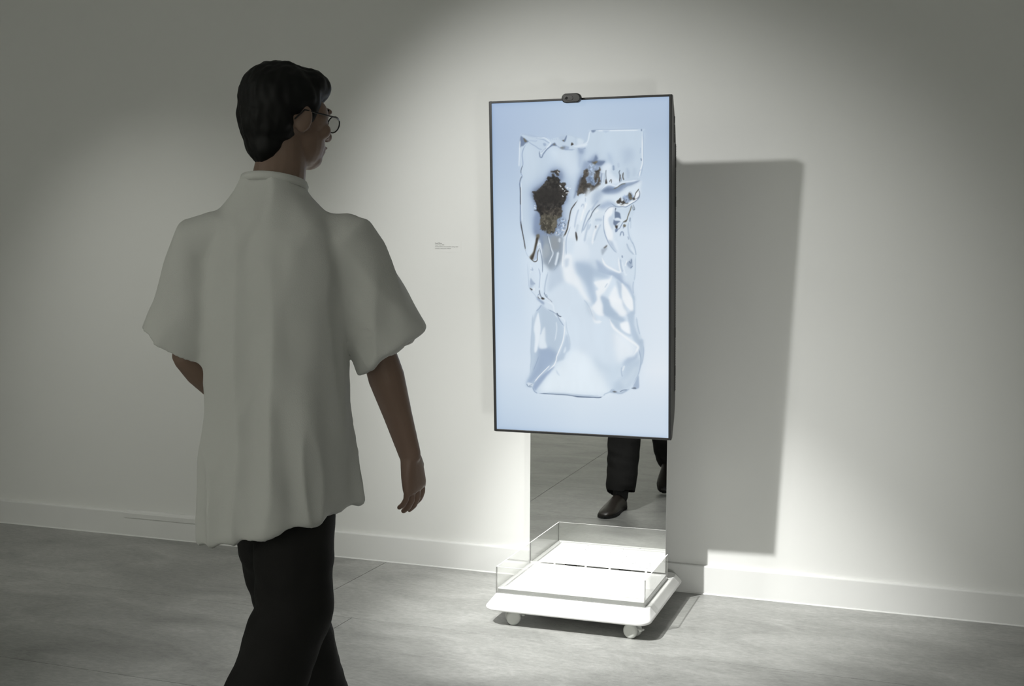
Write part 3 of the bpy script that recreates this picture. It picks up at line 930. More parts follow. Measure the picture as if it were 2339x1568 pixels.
p|eef3f7|0.95|3.0|1475,1954,1500,1960,1562,2049,1600,2132,1603,2222,1537,2193,1494,2134,1475,2050
p|adbfd3|0.85|5.0|1248,2083,1336,2118,1336,2154,1399,2244,1437,2284,1285,2287,1267,2174
p|b9c9da|0.85|4.0|1419,1919,1475,1966,1469,2062,1500,2158,1562,2281,1524,2282,1475,2158,1450,2050
s|b6c7d8|0.80|5.0|1606,2060,1615,2180,1612,2280
p|eef3f7|0.90|6.0|1342,2097,1470,2109,1492,2181,1537,2266,1462,2304,1417,2240,1356,2183
p|eef3f7|0.90|3.0|1492,2094,1582,2093,1605,2179,1597,2251,1537,2187
p|adbfd2|0.90|6.0|1243,2098,1326,2126,1356,2205,1417,2269,1507,2325,1492,2369,1401,2349,1341,2321,1280,2271,1273,2185
p|b6c7d8|0.85|4.0|1348,2335,1446,2362,1476,2441,1574,2482,1574,2511,1491,2492,1416,2435
p|eef3f7|0.95|4.0|1462,2376,1559,2360,1574,2482,1491,2448
p|b4c5d7|0.90|4.0|1545,2281,1612,2236,1616,2380,1657,2495,1687,2566,1657,2611,1597,2525,1567,2410
s|b2c3d5|0.80|2.4|1642,2308,1657,2408,1679,2494
p|b2c3d5|0.85|4.0|1672,2552,1716,2551,1722,2681,1701,2798,1686,2711,1657,2625
s|95a7be|0.85|1.8|1664,2639,1686,2718,1690,2783,1675,2871,1656,2937
s|a9bacf|0.80|1.8|1720,2594,1722,2681,1709,2768,1686,2842,1656,2930,1596,3035
s|eef3f7|0.90|5.0|1341,2336,1386,2422,1476,2492,1567,2555,1642,2604,1657,2639,1611,2713
p|eef3f7|0.60|14.0|1385,2502,1506,2513,1627,2611,1611,2713,1506,2760,1430,2777
s|eef3f7|0.80|6.0|1097,2173,1150,2296,1180,2361,1249,2359
s|b7c8d9|0.70|2.0|1044,2123,1105,2195,1150,2310
p|a9bacf|0.80|6.0|1491,2812,1536,2752,1611,2728,1656,2690,1641,2756,1566,2809,1521,2833
p|b6c7d8|0.80|8.0|1491,2819,1671,2755,1671,2857,1641,2945,1566,3050,1459,3113,1383,3109,1384,3028,1475,2951
s|93a5bd|0.70|2.0|1472,2849,1471,2907,1483,2958
s|eef3f7|0.90|3.0|1506,2833,1483,2892
p|cbd9e6|0.80|10.0|1460,2996,1520,2964,1611,2852,1656,2872,1581,3006,1505,3067
p|c4d4e2|0.70|18.0|1178,2771,1308,2825,1475,2820,1460,2952,1384,3043,1353,3073,1292,2936,1216,2872
p|a3b4ca|0.90|2.0|1664,2937,1671,3046,1656,3076,1611,3085,1603,3056,1641,2974
p|3a352f|0.70|1.4|1596,3071,1626,3066,1634,3077,1603,3080
s|6f8099|0.85|1.5|1581,3075,1641,3078
p|a6b7cb|0.85|2.0|1337,3129,1376,3095,1414,3115,1459,3128,1520,3096,1558,3087,1505,3126,1459,3143,1398,3139
p|3a352f|0.75|1.4|1372,3120,1399,3116,1418,3124,1391,3129
s|5f708a|0.80|1.5|1452,3121,1490,3101,1535,3095
s|b0c1d3|0.80|2.0|1268,3173,1284,3150,1337,3126,1368,3087
s|4a5a74|0.95|1.9|920,3193,998,3193,1075,3193,1153,3192,1214,3194,1253,3182
s|b3c3d4|0.70|3.0|920,3181,1075,3181,1230,3180
p|b7c8d9|0.90|4.0|554,2189,616,2233,718,2290,810,2420,809,2546,745,2710,720,2807,617,2908,489,3002,448,3086,383,3104,368,3059,409,2967,427,2854,425,2675,444,2406,490,2264
p|98abc5|0.80|9.0|516,2672,619,2654,729,2725,681,2831,569,2939,472,3025,392,3088,376,3051,433,2952,491,2815
p|93a6c2|0.85|4.0|448,3086,512,3001,624,2915,696,2875,592,2998,511,3099,471,3146,443,3117
p|b4c5d7|0.85|4.0|720,2807,760,2724,808,2605,840,2515,871,2544,886,2662,838,2715,807,2782,759,2806
p|dfeaf4|0.70|2.5|831,2648,835,2685,815,2715,807,2693
p|e4edf5|0.95|3.0|513,2279,544,2389,543,2478,525,2590,492,2703,464,2703,474,2554,464,2435
p|e2ecf4|0.90|4.0|534,2523,590,2440,597,2581,615,2662,532,2672,517,2613
s|b8c9da|0.80|2.0|525,2271,544,2389,549,2478,534,2523
s|b3c4d6|0.80|3.0|450,2302,444,2421,425,2675,429,2779,409,2960
s|eef3f7|1.00|2.0|818,2398,821,2471,801,2583,761,2680,728,2755,720,2800,688,2861,624,2915
s|eef3f7|0.95|1.8|649,2854,585,2916,513,2986,464,3048
s|dce7f0|0.70|2.4|725,2370,731,2459,707,2585
s|8fa2bc|0.70|1.5|515,2762,483,2845,450,2921
s|dfeaf4|0.80|3.0|609,2152,687,2187,702,2253,733,2311,811,2339,841,2412
s|8d9fb7|0.80|1.8|632,2240,687,2264,733,2297,779,2369,818,2420
s|465063|0.95|1.9|732,2275,753,2304,788,2318
s|b9c9d9|0.70|2.0|838,2346,849,2456,879,2558,886,2647
s|93a5bf|0.80|1.6|554,2189,530,2227,490,2261
p|8d9fba|0.70|4.0|507,2124,578,2167,578,2182,531,2153
p|d5e1ec|0.90|2.0|376,3059,440,3072,436,3094,384,3100
s|76879f|0.85|1.5|368,3074,387,3102,431,3106
s|76879f|0.70|1.3|392,3094,440,3079
s|8b9eb8|0.90|1.8|439,3113,459,3154,494,3175
s|54657f|0.95|1.8|494,3175,606,3176,724,3177,850,3179,959,3191,1076,3194,1173,3191
s|b6c6d6|0.70|3.0|566,3168,803,3166,1037,3179,1173,3177
p|b5c6d9|0.70|3.0|723,2911,758,2962,734,2948
p|b5c5d6|0.60|8.0|1075,2144,1178,2317,1158,2332,1090,2246"""
def vnoise(x, y, seed):
    r = np.random.RandomState(seed)
    g = r.rand(257, 257)
    xi = np.floor(x).astype(int); yi = np.floor(y).astype(int)
    fx = x - xi; fy = y - yi
    fx = fx * fx * (3 - 2 * fx); fy = fy * fy * (3 - 2 * fy)
    xi %= 256; yi %= 256
    return (g[yi, xi] * (1 - fx) + g[yi, xi + 1] * fx) * (1 - fy) + (g[yi + 1, xi] * (1 - fx) + g[yi + 1, xi + 1] * fx) * fy
def fbm(x, y, seed, octv=4):
    s = 0; a = 0.5; t = 0
    for k in range(octv):
        s = s + a * vnoise(x * 2 ** k + 13.7 * k, y * 2 ** k + 7.3 * k, seed + k); t += a; a *= 0.55
    return s / t - 0.5
def catmull(p, closed, n=5):
    m_ = len(p); out = []
    for i in range(m_ if closed else m_ - 1):
        g = (lambda k: p[k % m_]) if closed else (lambda k: p[min(max(k, 0), m_ - 1)])
        a, b_, c, d = g(i - 1), g(i), g(i + 1), g(i + 2)
        for s in np.arange(n) / n:
            out.append(0.5 * ((2 * b_) + (c - a) * s + (2 * a - 5 * b_ + 4 * c - d) * s * s + (3 * b_ - a - 3 * c + d) * s ** 3))
    if not closed: out.append(p[-1])
    return np.array(out)
def seg_dist(X, Y, pts, closed):
    d = np.full(X.shape, 1e9); T = np.zeros(X.shape)
    q = np.vstack([pts, pts[:1]]) if closed else pts
    n = len(q) - 1
    for i in range(n):
        ax, ay = q[i]; bx, by = q[i + 1]
        dx, dy = bx - ax, by - ay
        L2 = dx * dx + dy * dy + 1e-9
        t = np.clip(((X - ax) * dx + (Y - ay) * dy) / L2, 0, 1)
        e = (X - ax - t * dx) ** 2 + (Y - ay - t * dy) ** 2
        m_ = e < d
        d[m_] = e[m_]; T[m_] = ((i + t) / n)[m_]
    return np.sqrt(d), T
def inside(X, Y, q):
    c = np.zeros(X.shape, bool)
    for i in range(len(q)):
        ax, ay = q[i - 1]; bx, by = q[i]
        if ay == by: continue
        cr = ((ay > Y) != (by > Y)) & (X < (bx - ax) * (Y - ay) / (by - ay) + ax)
        c ^= cr
    return c
def paint(U, V):
    """the picture on the screen, in screen units 2000 x 3600, sRGB then linear"""
    X, Y = U * 2000.0, V * 3600.0
    px = 4.85
    # backdrop: soft studio gradient, control colours on a coarse grid
    gv = [0, 0.10, 0.22, 0.40, 0.62, 0.72, 0.80, 0.92, 1.0]
    gl = [(166, 186, 213), (168, 187, 213), (176, 195, 218), (192, 210, 228), (198, 215, 232), (205, 220, 235), (207, 221, 235), (196, 213, 230), (186, 204, 224)]
    gm = [(182, 201, 222), (186, 203, 222), (193, 209, 226), (210, 223, 236), (212, 225, 237), (214, 226, 238), (220, 231, 241), (212, 225, 237), (204, 219, 234)]
    gr = [(178, 196, 219), (176, 194, 216), (190, 207, 225), (214, 226, 238), (220, 230, 240), (222, 232, 241), (226, 234, 242), (210, 223, 236), (205, 219, 234)]
    C = np.zeros(U.shape + (3,))
    for k in range(3):
        l = np.interp(V, gv, [c[k] for c in gl]); m_ = np.interp(V, gv, [c[k] for c in gm]); r = np.interp(V, gv, [c[k] for c in gr])
        s = np.clip(U * 2, 0, 1); t = np.clip(U * 2 - 1, 0, 1)
        C[..., k] = np.where(U < .5, l + (m_ - l) * s, m_ + (r - m_) * t)
    edge = np.minimum(np.minimum(U, (1 - U) * 1.6), np.minimum(V, 1 - V) * 1.8)
    C -= (np.exp(-edge / 0.012) * 14)[..., None] * np.array([1.2, 0.9, 0.5])
    wx = fbm(X / 60, Y / 60, 3) * 9; wy = fbm(X / 60, Y / 60, 9) * 9
    nf = fbm(X / 26, Y / 26, 21, 4); ng = fbm(X / 90, Y / 90, 31, 4); nh = fbm(X / 13, Y / 13, 41, 3)
    for ln in ART.split('\n'):
        kind, col, al, wd, pp = ln.split('|')
        col = np.array([int(col[i:i + 2], 16) for i in (0, 2, 4)], float)
        al = float(al); wd = float(wd) * px
        p = np.array(pp.split(','), float).reshape(-1, 2)
        closed = kind != 's'
        q = catmull(p, closed, 4)
        mg = wd * 3 + 25
        m_ = np.where((X[0] > q[:, 0].min() - mg) & (X[0] < q[:, 0].max() + mg))[0]
        n_ = np.where((Y[:, 0] > q[:, 1].min() - mg) & (Y[:, 0] < q[:, 1].max() + mg))[0]
        if len(m_) == 0 or len(n_) == 0: continue
        sl = (slice(n_[0], n_[-1] + 1), slice(m_[0], m_[-1] + 1))
        wk = 0.25 if kind in 's' else 0.6
        x, y = X[sl] + wx[sl] * wk, Y[sl] + wy[sl] * wk
        d, T = seg_dist(x, y, q, closed)
        cc = np.broadcast_to(col, d.shape + (3,))
        if kind == 's':
            tap = np.clip(np.minimum(T, 1 - T) * 8, 0.3, 1)
            a = np.exp(-(d / (wd * 0.62 * tap)) ** 2) * (0.55 + 0.45 * tap)
        else:
            sd = np.where(inside(x, y, q), d, -d)
            if kind in 'dg':
                sd = sd + nf[sl] * 34 + nh[sl] * 16
            a = 1 / (1 + np.exp(-np.clip(sd / (wd * 0.30), -30, 30)))
            if kind == 'd':
                tx = np.clip(0.5 + nf[sl] * 2.2 + ng[sl] * 1.2 + nh[sl] * .9, 0, 1)[..., None]
                cc = col * (0.74 + 0.2 * tx) + np.array([92, 90, 82]) * (0.26 * tx ** 1.5)
            elif kind == 'g':
                tx = np.clip(0.5 + nf[sl] * 2.0 + nh[sl] * 1.6, 0, 1)[..., None]
                cc = col * (0.78 + 0.38 * tx)
            else:
                cc = col * (1 + 0.05 * fbm(x / 170 + 3, y / 420, 77, 3)[..., None])
        a = (a * al)[..., None]
        C[sl] = C[sl] * (1 - a) + cc * a
    C = np.clip(C, 0, 252) / 255.0
    return np.where(C <= 0.04045, C / 12.92, ((C + 0.055) / 1.055) ** 2.4)
#SCREEN_END
sx0, sx1, sz0, sz1 = -hw + BZX, hw - BZX, BZB, TVH - BZT
uu, vv = np.meshgrid(np.linspace(0, 1, NXS), np.linspace(0, 1, NZS))     # v = 0 at the top
P = np.stack([sx0 + uu * (sx1 - sx0), np.full_like(uu, 0.0042), sz1 - vv * (sz1 - sz0)], -1).reshape(-1, 3)
idx = np.arange(NXS * NZS).reshape(NZS, NXS)
F = np.stack([idx[1:, :-1], idx[1:, 1:], idx[:-1, 1:], idx[:-1, :-1]], -1).reshape(-1, 4)
me = bpy.data.meshes.new('screen')
me.from_pydata(P.tolist(), [], F.tolist())
rgbv = paint(uu, vv).reshape(-1, 3)
ca = me.color_attributes.new('picture', 'FLOAT_COLOR', 'POINT')
ca.data.foreach_set('color', np.concatenate([rgbv, np.ones((len(rgbv), 1))], 1).astype(np.float32).ravel())
sm = bpy.data.materials.new('lit_screen')
sm.use_nodes = True
nt = sm.node_tree
b = nt.nodes['Principled BSDF']
at = nt.nodes.new('ShaderNodeAttribute')
at.attribute_name = 'picture'
b.inputs['Base Color'].default_value = (0.004, 0.004, 0.005, 1)
b.inputs['Roughness'].default_value = 0.35
b.inputs['Specular IOR Level'].default_value = 0.2
nt.links.new(at.outputs['Color'], b.inputs['Emission Color'])
b.inputs['Emission Strength'].default_value = 0.97
scr = link('screen', me, sm, tv)
scr['label'] = 'glowing pale blue picture of melting clear ice'

# ------------------------------------------------------------------ webcam clipped on top
wc = empty('webcam')
wc.matrix_world = centre @ Matrix.Translation((-0.020, -0.0015, TVH - 0.001))
tag(wc, 'small black pill-shaped webcam clipped on top of the screen', 'webcam')
def pill(bm, hw_, r, ys):
    rings = []
    for y, s in ys:
        ring = []
        for k in range(32):
            a = 2 * math.pi * k / 32
            cxp = (hw_ - r) * (1 if math.cos(a) >= 0 else -1)
            ring.append((cxp + (r - s) * math.cos(a), y, (r - s) * math.sin(a)))
        rings.append(ring)
    loft(bm, rings)
bm = bmesh.new()
pill(bm, 0.0355, 0.0168, [(-0.0005, .002), (-.003, 0.0), (-.018, 0.0), (-.0205, .0015), (-.0215, .004)])
obj('body', bm, M['cam_body'], wc, smooth=False)
bm = bmesh.new()
pill(bm, 0.0165, 0.0085, [(-.0214, 0.0), (-.0224, .0006), (-.0225, .0015)])
o = obj('lens_plate', bm, M['tv_back'], wc); o.location = (-0.008, 0, 0)
bm = bmesh.new()
disc_loft(bm, [((0, -.0224, 0), .0052), ((0, -.0232, 0), .0048), ((0, -.0238, 0), .003), ((0, -.0240, 0), .001)], 20)
o = obj('lens', bm, M['cam_lens'], wc, smooth=True); o.location = (-0.0165, 0, 0)
bm = bmesh.new()
box(bm, -0.012, 0.012, -.002, .060, .0035, .0065, bevel=.001)
box(bm, -0.012, 0.012, .056, .060, -.035, .0060, bevel=.001)
obj('clip', bm, M['cam_body'], wc)

#PERSON_BEGIN
# ------------------------------------------------------------------ the walking visitor, seen from behind
person = empty('person', (-1.42, -2.26, 0.0))
tag(person, 'person in loose white T-shirt and dark trousers walking past the screen', 'person')
PO = Vector((-1.42, -2.26, 0.0))
def V3(x, y, z): return Vector((x - .03, y, z)) - PO          # world point to the person's own frame
# joints (world metres): left foot planted ahead, right foot pushing off behind
hipL, kneeL, ankL = V3(-1.480, -2.275, .92), V3(-1.515, -2.065, .50), V3(-1.500, -1.895, .095)
hipR, kneeR, ankR = V3(-1.345, -2.295, .92), V3(-1.358, -2.285, .50), V3(-1.362, -2.565, .185)
neck = V3(-1.42, -2.245, 1.490)
headc = V3(-1.412, -2.205, 1.642)
shR, elR, wrR = V3(-1.246, -2.215, 1.370), V3(-1.204, -2.150, 1.095), V3(-1.163, -2.070, .850)
shL, elL, wrL = V3(-1.578, -2.300, 1.370), V3(-1.604, -2.325, 1.095), V3(-1.570, -2.145, 0.930)
HY = -0.45                                              # head turned to the right, towards the screen
Rh = Matrix.Rotation(HY, 3, 'Z') @ Matrix.Rotation(math.radians(-4), 3, 'X')
def H(x, y, z): return headc + Rh @ Vector((x, y, z))   # head frame: y forward, x right

bm = bmesh.new()
# torso
def oval_ring(c, rx, ry, n=24, p=2.3, rz=0.0):
    out = []
    for k in range(n):
        a = 2 * math.pi * k / n
        ca, sa = math.cos(a), math.sin(a)
        x = rx * math.copysign(abs(ca) ** (2 / p), ca); y = ry * math.copysign(abs(sa) ** (2 / p), sa)
        out.append(Vector(c) + Vector((x * math.cos(rz) - y * math.sin(rz), x * math.sin(rz) + y * math.cos(rz), 0)))
    return out
loft(bm, [oval_ring(V3(-1.42, -2.285, .86), .10, .08), oval_ring(V3(-1.415, -2.285, .95), .120, .088), oval_ring(V3(-1.415, -2.28, 1.10), .120, .088),
          oval_ring(V3(-1.42, -2.275, 1.24), .138, .096), oval_ring(V3(-1.42, -2.265, 1.34), .135, .084), oval_ring(V3(-1.42, -2.255, 1.415), .08, .062), oval_ring(V3(-1.42, -2.25, 1.48), .055, .055)])
# neck and head
tube(bm, [neck - Vector((0, .01, .06)), neck + Vector((.002, .02, .05)), H(0, -.015, -.04)], [.066, .058, .056], 18)
ellipsoid(bm, H(0, -.008, .022), (.076, .096, .092))
ellipsoid(bm, H(0, .035, -.045), (.060, .062, .070))
ellipsoid(bm, H(0, .060, -.084), (.036, .034, .027))
ellipsoid(bm, H(0, .070, -.060), (.036, .026, .030))
ellipsoid(bm, H(0, .070, .026), (.050, .022, .014))
tube(bm, [H(0, .088, .020), H(0, .104, -.008), H(0, .112, -.026)], [.009, .011, .013], 10)
for s in (1, -1):
    ellipsoid(bm, H(s * .011, .101, -.028), (.009, .010, .008))
    ellipsoid(bm, H(s * .045, .066, -.022), (.022, .018, .020)); ellipsoid(bm, H(s * .052, .050, .010), (.019, .032, .036))
    ellipsoid(bm, H(s * .078, -.008, -.008), (.008, .020, .032), Rh @ Matrix.Rotation(s * -0.35, 3, 'Z') @ Matrix.Rotation(-.2, 3, 'X'))
for s in (1, -1):
    ellipsoid(bm, H(s * .031, .0745, .0125), (.0165, .0145, .0075)); ellipsoid(bm, H(s * .031, .0735, -.0085), (.0165, .0140, .0060))
ellipsoid(bm, H(0, .091, -.056), (.024, .010, .0055)); ellipsoid(bm, H(0, .089, -.066), (.021, .010, .006))
# arms
def arm(sh, el, wr):
    u_ = (el - sh)
    tube(bm, [sh + Vector((-.03 if sh.x > 0 else .03, 0, -.02)), sh + Vector((0, 0, -.016)), sh + u_ * .35, sh + u_ * .75, el], [.030, .042, .044, .041, .039], 18)
    f = wr - el
    tube(bm, [el, el + f * .22, el + f * .6, wr], [.040, .043, .034, .0265], 18)
arm(shR, elR, wrR); arm(shL, elL, wrL)
# hands: palm, four fingers with knuckle bends, thumb from the side of the palm
def hand(wr, d, nrm, thumb_side, curl, spread=1.0):
    """d: along the fingers, nrm: out of the palm, thumb_side: towards the thumb"""
    d = d.normalized(); nrm = (nrm - nrm.dot(d) * d).normalized()
    t = d.cross(nrm).normalized()
    if t.dot(thumb_side) < 0: t = -t
    loft_rings = []
    for s, w, h in ((-.015, .024, .020), (.012, .030, .019), (.045, .040, .017), (.078, .043, .015), (.092, .040, .012)):
        c = wr + d * s
        loft_rings.append([c + t * (w * math.copysign(abs(math.cos(a)) ** .75, math.cos(a))) + nrm * (h * math.copysign(abs(math.sin(a)) ** .75, math.sin(a))) for a in [2 * math.pi * k / 18 for k in range(18)]])
    loft(bm, loft_rings)
    for k, (off, ln, r) in enumerate(((.0325, .072, .0090), (.0115, .080, .0093), (-.0105, .074, .0090), (-.0315, .058, .0080))):
        base_ = wr + d * (.080 if k in (1, 2) else .076) + t * off
        fd = (d + t * off * 2.6 * spread).normalized()
        pts = [base_ - fd * .012, base_]
        a = 0.0
        q = base_
        for seg, da in ((.45, curl * .55), (.30, curl), (.25, curl * .8)):
            a += da * (1 + .08 * k)
            q = q + (fd * math.cos(a) + nrm * math.sin(a)) * ln * seg
            pts.append(q)
        tube(bm, pts, [r * 1.02, r, r * .95, r * .88, r * .76], 12)
    tb = wr + d * .022 + t * .026
    td = (d * .72 + t * .62 + nrm * .30).normalized()
    tube(bm, [tb - td * .012, tb + td * .026, tb + td * .048 + nrm * .004, tb + (td * .7 + d * .3) * .076 + nrm * .012], [.0135, .0125, .0108, .0088], 12)
hand(wrR, Vector((.06, .20, -.98)), Vector((-.95, .15, .0)), Vector((0, 1, 0)), .34)
hand(wrL, Vector((.30, .62, -.72)), Vector((.9, -.2, .25)), Vector((0.2, .6, .7)), .40)
# legs and feet
tube(bm, [hipL - Vector((0, 0, .0)), hipL + (kneeL - hipL) * .4, kneeL, kneeL + (ankL - kneeL) * .35, ankL], [.070, .072, .054, .052, .036], 18)
tube(bm, [hipR - Vector((0, 0, .0)), hipR + (kneeR - hipR) * .4, kneeR, kneeR + (ankR - kneeR) * .35, ankR], [.070, .072, .054, .052, .036], 18)
dirL = (V3(-1.525, -1.615, 0) - V3(-1.500, -1.895, 0)).normalized()
dirR = Vector((.03, .86, -.52)).normalized()
tube(bm, [ankL, V3(-1.500, -1.885, .050), V3(-1.512, -1.76, .034), V3(-1.520, -1.67, .028)], [.034, .026, .018, .012], 14)
tube(bm, [ankR, ankR + Vector((0, .0, -.035)), ankR + dirR * .12 + Vector((0, 0, -.045)), ankR + dirR * .19 + Vector((0, .0, -.05))], [.034, .026, .018, .010], 14)
bme = voxel_union(bm, .0034, 3, .4)
body = link('body', bme, M['skin'], person, True)

# eyes
for s in (1, -1):
    bm = bmesh.new()
    ellipsoid(bm, H(s * .031, .0735, .003), (.0125, .0125, .0125), None, 16, 10)
    e = obj('eye', bm, M['eye'], person, True)
    bm = bmesh.new()
    ellipsoid(bm, H(s * .031, .0838, .002), (.0055, .003, .0055), Rh, 12, 8)
    obj('iris', bm, M['iris'], e, True)

# short black hair, fuller on the crown, tapering into the nape
bm = bmesh.new()
ellipsoid(bm, H(0, -.022, .040), (.090, .102, .090), Rh)
ellipsoid(bm, H(0, -.050, .000), (.079, .070, .085), Rh)
ellipsoid(bm, H(0, -.060, -.060), (.054, .040, .052), Rh)
ellipsoid(bm, H(0, .030, .078), (.074, .070, .048), Rh)
for s in (1, -1):
    ellipsoid(bm, H(s * .070, .012, .020), (.012, .022, .034), Rh)
hme = voxel_union(bm, .004, 5, .5)
Rhi = Rh.transposed()
hme.update()
nr = [v.normal.copy() for v in hme.vertices]
for v, n_ in zip(hme.vertices, nr):
    l = Rhi @ (v.co - headc)
    tuft = noise.noise(Vector((l.x * 95, l.y * 45, l.z * 28))) * .0034 + noise.noise(Vector((l.x * 30, l.y * 22, l.z * 18 + 5))) * .0035
    v.co = v.co + n_ * tuft
link('hair', hme, M['hair'], person, True)

# eyebrows
for s in (1, -1):
    bm = bmesh.new()
    tube(bm, [H(s * .014, .0905, .027), H(s * .031, .0895, .032), H(s * .047, .080, .028)], [.0035, .0042, .0022], 8, 1)
    obj('eyebrow', bm, M['hair'], person, True)

# glasses
gl = bmesh.new()
for s in (1, -1):
    ring = [H(s * .034 + .024 * math.cos(a), .105, .000 + .019 * math.sin(a)) for a in [2 * math.pi * k / 20 for k in range(21)]]
    tube(gl, ring, [.0016] * 21, 8, 1)
    tube(gl, [H(s * .058, .103, .008), H(s * .074, .085, .010), H(s * .084, .03, .010), H(s * .085, -.012, .012), H(s * .083, -.035, -.012)], [.0019] * 5, 8, 1)
tube(gl, [H(-.011, .106, .004), H(0, .109, .007), H(.011, .106, .004)], [.0016] * 3, 8, 1)
glo = obj('glasses', gl, M['frame'], person, True)
for s in (1, -1):
    bm = bmesh.new()
    loft(bm, [[H(s * .034 + .0225 * math.cos(a), y, .0175 * math.sin(a)) for a in [2 * math.pi * k / 20 for k in range(20)]] for y in (.1045, .1055)])
    obj('lens', bm, M['glass'], glo)

# trousers: seat and two loose straight legs as one garment, cuffs open over the shoes
bm = bmesh.new()
loft(bm, [oval_ring(V3(-1.415, -2.285, 1.02), .122, .095), oval_ring(V3(-1.412, -2.288, .95), .134, .104), oval_ring(V3(-1.412, -2.290, .86), .138, .106), oval_ring(V3(-1.412, -2.290, .80), .125, .09)])
def leg_cloth(hip, knee, ank, cuff):
    s = knee - hip; f = ank - knee
    end = ank + f.normalized() * cuff
    tube(bm, [hip + Vector((0, 0, .0)), hip + s * .3, hip + s * .65, knee, knee + f * .3, knee + f * .65, end], [.078, .094, .092, .089, .087, .083, .081], 24, 2)
leg_cloth(hipL, kneeL, ankL, -.01); leg_cloth(hipR, kneeR, ankR, .0)
tme = voxel_union(bm, .007, 6, .5)
tme.update()
nr = [v.normal.copy() for v in tme.vertices]
for v, n_ in zip(tme.vertices, nr):
    c = v.co
    k = min(1.0, max(0.0, (.95 - c.z) / .3))
    fold = noise.noise(Vector((c.x * 14, c.y * 14, c.z * 5.0))) * .007 + noise.noise(Vector((c.x * 9 + c.z * 16, c.y * 9 + 3, c.z * 20))) * .005
    v.co = c + n_ * fold * k
cut = []
for ank, knee, cuff in ((ankL, kneeL, -.01), (ankR, kneeR, .0)):
    f = (ank - knee).normalized()
    c = bmesh.new()
    e = ank + f * cuff
    tube(c, [e - f * .10, e + f * .03, e + f * .12], [.072, .075, .078], 24, 1)
    cut.append(c)
    c = bmesh.new()
    e1, e2 = frame_for(f)
    loft(c, [[e + f * (s_ + .045) + (e1 * math.cos(a) + e2 * math.sin(a)) * .15 for a in [2 * math.pi * k / 16 for k in range(16)]] for s_ in (0, .12)])
    cut.append(c)
tme = subtract(tme, cut)
link('trousers', tme, M['trousers'], person, True)

# dark socks
for ank, knee in ((ankL, kneeL), (ankR, kneeR)):
    f = (ank - knee).normalized()
    bm = bmesh.new()
    tube(bm, [ank - f * .10, ank - f * .02, ank + f * .035], [.046, .043, .040], 20, 2)
    obj('sock', bm, M['sole'], person, True)

# shoes
def shoe(heel, toe, up):
    d = (toe - heel); ln = d.length; d.normalize()
    s = d.cross(up).normalized()
    bm = bmesh.new()
    rings = []
    for t, w, h in ((.0, .020, .045), (.03, .033, .066), (.12, .037, .080), (.30, .038, .084), (.45, .040, .072), (.62, .047, .056), (.78, .047, .042), (.90, .038, .034), (.97, .023, .024), (1.0, .008, .014)):
        c = heel + d * ln * t
        ring = []
        for k in range(20):
            a = 2 * math.pi * k / 20
            ca, sa = math.cos(a), math.sin(a)
            hh = h if sa > 0 else .0
            ring.append(c + s * (w * math.copysign(abs(ca) ** .8, ca)) + up * (.014 + (hh - .014) * max(0, sa) ** .8 if sa > 0 else .014 - .004 * abs(sa)))
        rings.append(ring)
    loft(bm, rings)
    o_ = obj('shoe', bm, M['shoe'], person, True)
    bm = bmesh.new()
    out = [(.0, .022), (.04, .034), (.14, .039), (.30, .037), (.45, .041), (.62, .050), (.78, .050), (.90, .041), (.97, .026), (1.005, .008)]
    ring = [heel + d * ln * t + s * w for t, w in out] + [heel + d * ln * t - s * w for t, w in reversed(out)]
    loft(bm, [[p for p in ring], [p + up * .014 for p in ring]])
    obj('sole', bm, M['sole'], o_)
    return o_
shoe(V3(-1.497, -1.915, 0.0), V3(-1.528, -1.605, 0.0), Vector((0, 0, 1)))
dR = Vector((.04, .87, -.49)).normalized()
sR = dR.cross(Vector((0, 0, 1))).normalized()
upR = sR.cross(dR).normalized()
toeR = V3(-1.352, -2.365, .004)
shoe(toeR - dR * .30, toeR, upR)

# the T-shirt: boxy body, wide sleeves to the elbow, dropped shoulders
bm = bmesh.new()
def hem(c, rx, ry, tilt, n=40, wob=0.0):
    ring = oval_ring(c, rx, ry, n, 2.4)
    ctr = Vector(c)
    out = []
    for k, p in enumerate(ring):
        r = p - ctr
        a = 2 * math.pi * k / n
        w = 1 + wob * math.sin(5 * a + .7) + wob * .6 * math.sin(9 * a)
        out.append(ctr + Vector((r.x * w, r.y * w, tilt[0] * r.x + tilt[1] * r.y)))
    return out
SH = [(.715, .176, .184, .24, .10, .034), (.79, .170, .170, .18, .07, .028), (.88, .166, .150, .12, .04, .020), (.98, .163, .132, .06, .02, .012), (1.10, .163, .129, 0, 0, .006),
      (1.22, .168, .126, 0, 0, 0), (1.31, .170, .120, 0, 0, 0), (1.375, .160, .110, 0, 0, 0), (1.425, .126, .092, 0, 0, 0), (1.468, .082, .074, 0, -.15, 0), (1.492, .068, .066, 0, -.25, 0)]
def shc(z): return V3(-1.42 + .022 * max(0, min(1, (1.35 - z) / .4)), -2.292 + .040 * max(0, (z - .9) / .6) + .034 * max(0, min(1, (.96 - z) / .24)), z)
loft(bm, [hem(shc(z), rx, ry, (t0, t1), wob=w) for z, rx, ry, t0, t1, w in SH])
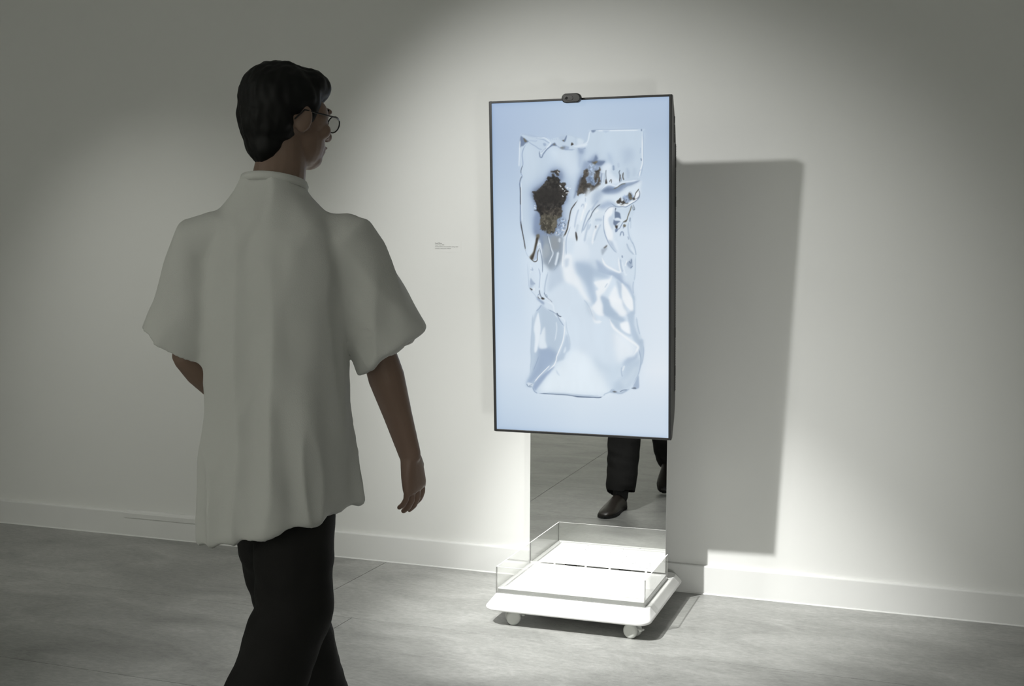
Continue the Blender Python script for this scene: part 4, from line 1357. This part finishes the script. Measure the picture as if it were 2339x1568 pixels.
def sleeve(sh, el, k_end, r0, r1):
    u_ = el - sh
    ud = u_.normalized()
    s0 = sh + Vector((-.085 if sh.x > 0 else .085, 0, -.004))
    side = Vector((1 if sh.x > 0 else -1, 0, 0))
    tilt = (ud + side * .42).normalized()
    path = [(s0 + Vector((0, 0, .006)), .062, side), (sh + Vector((0, 0, -.020)), r0, (side + ud).normalized()), (sh + u_ * .28, r0 * 1.02, ud), (sh + u_ * .62, r0 * .5 + r1 * .5, (ud + side * .15).normalized()), (sh + u_ * k_end + side * .012 + Vector((0, 0, .012)), r1, tilt)]
    rings = []
    fwd_ = Vector((0, 1, 0))
    for p, r, ax in path:
        e1 = (fwd_ - fwd_.dot(ax) * ax).normalized(); e2 = ax.cross(e1)
        rings.append([p + e1 * r * math.cos(a) + e2 * r * math.sin(a) for a in [2 * math.pi * k / 28 for k in range(28)]])
    loft(bm, rings)
outR = Vector((.022, .0, -.004)); outL = Vector((-.016, 0, -.004))
sleeve(shR, elR + outR, 1.0, .072, .098)
sleeve(shL, elL + outL, .97, .072, .094)
sme = voxel_union(bm, .0065, 10, .5)
cut = []
for sh, el, k_end, r1 in ((shR, elR + outR, 1.0, .098), (shL, elL + outL, .97, .094)):
    u_ = el - sh
    o_ = Vector((.012 if sh.x > 0 else -.012, 0, 0))
    c = bmesh.new()
    tube(c, [sh + u_ * .62 + o_, sh + u_ * k_end + o_, sh + u_ * (k_end + .15) + o_], [.055, r1 - .024, r1 - .022], 28, 1)
    cut.append(c)
c = bmesh.new()
loft(c, [hem(shc(.58), .160, .139, (.22, .10), wob=.03)] + [hem(shc(z), rx - k_, ry - k_, (t0, t1), wob=w) for (z, rx, ry, t0, t1, w), k_ in zip(SH[:3], (.022, .028, .05))])
cut.append(c)
sme = subtract(sme, cut)
sme.update()
nr = [v.normal.copy() for v in sme.vertices]
for v, n_ in zip(sme.vertices, nr):
    c = v.co
    w = PO + c
    low = min(1.0, max(0.0, (1.36 - w.z) / .5))
    side = max(0.0, (abs(c.x) - .12) / .15)
    g1 = noise.noise(Vector((c.x * 13 + 1.6 * c.z, c.y * 13, c.z * 2.4)))
    f1 = (.55 - 2 * abs(g1)) * (.005 + .011 * low)
    g2 = noise.noise(Vector((c.x * 5 + 4, c.y * 6, (c.z + abs(c.x) * 1.3) * 9)))
    f2 = (.55 - 2 * abs(g2)) * (.005 + .005 * side) * (1 - .5 * low)
    f3 = noise.noise(Vector((c.x * 26, c.y * 26, c.z * 9))) * .0022
    v.co = c + n_ * (f1 + f2 + f3)
shirt = link('t_shirt', sme, M['shirt'], person, True)
# ribbed collar
bm = bmesh.new()
ring = [V3(-1.42, -2.252, 1.490) + Vector((.069 * math.cos(a), .068 * math.sin(a), -.22 * .068 * math.sin(a))) for a in [2 * math.pi * k / 36 for k in range(36)]]
rr = []
for k in range(36):
    p = ring[k]
    o_ = (p - V3(-1.42, -2.252, 1.490)); o_.z = 0; o_.normalize()
    rr.append([p + o_ * x + Vector((0, 0, z)) for x, z in ((.006, -.010), (.009, .0), (.006, .009), (.0, .010), (-.004, .004), (-.002, -.008))])
vs = [[bm.verts.new(q) for q in r] for r in rr]
for k in range(36):
    a, b_ = vs[k], vs[(k + 1) % 36]
    for j in range(6):
        bm.faces.new((a[j], a[(j + 1) % 6], b_[(j + 1) % 6], b_[j]))
obj('collar', bm, M['shirt'], shirt, True)
#PERSON_END
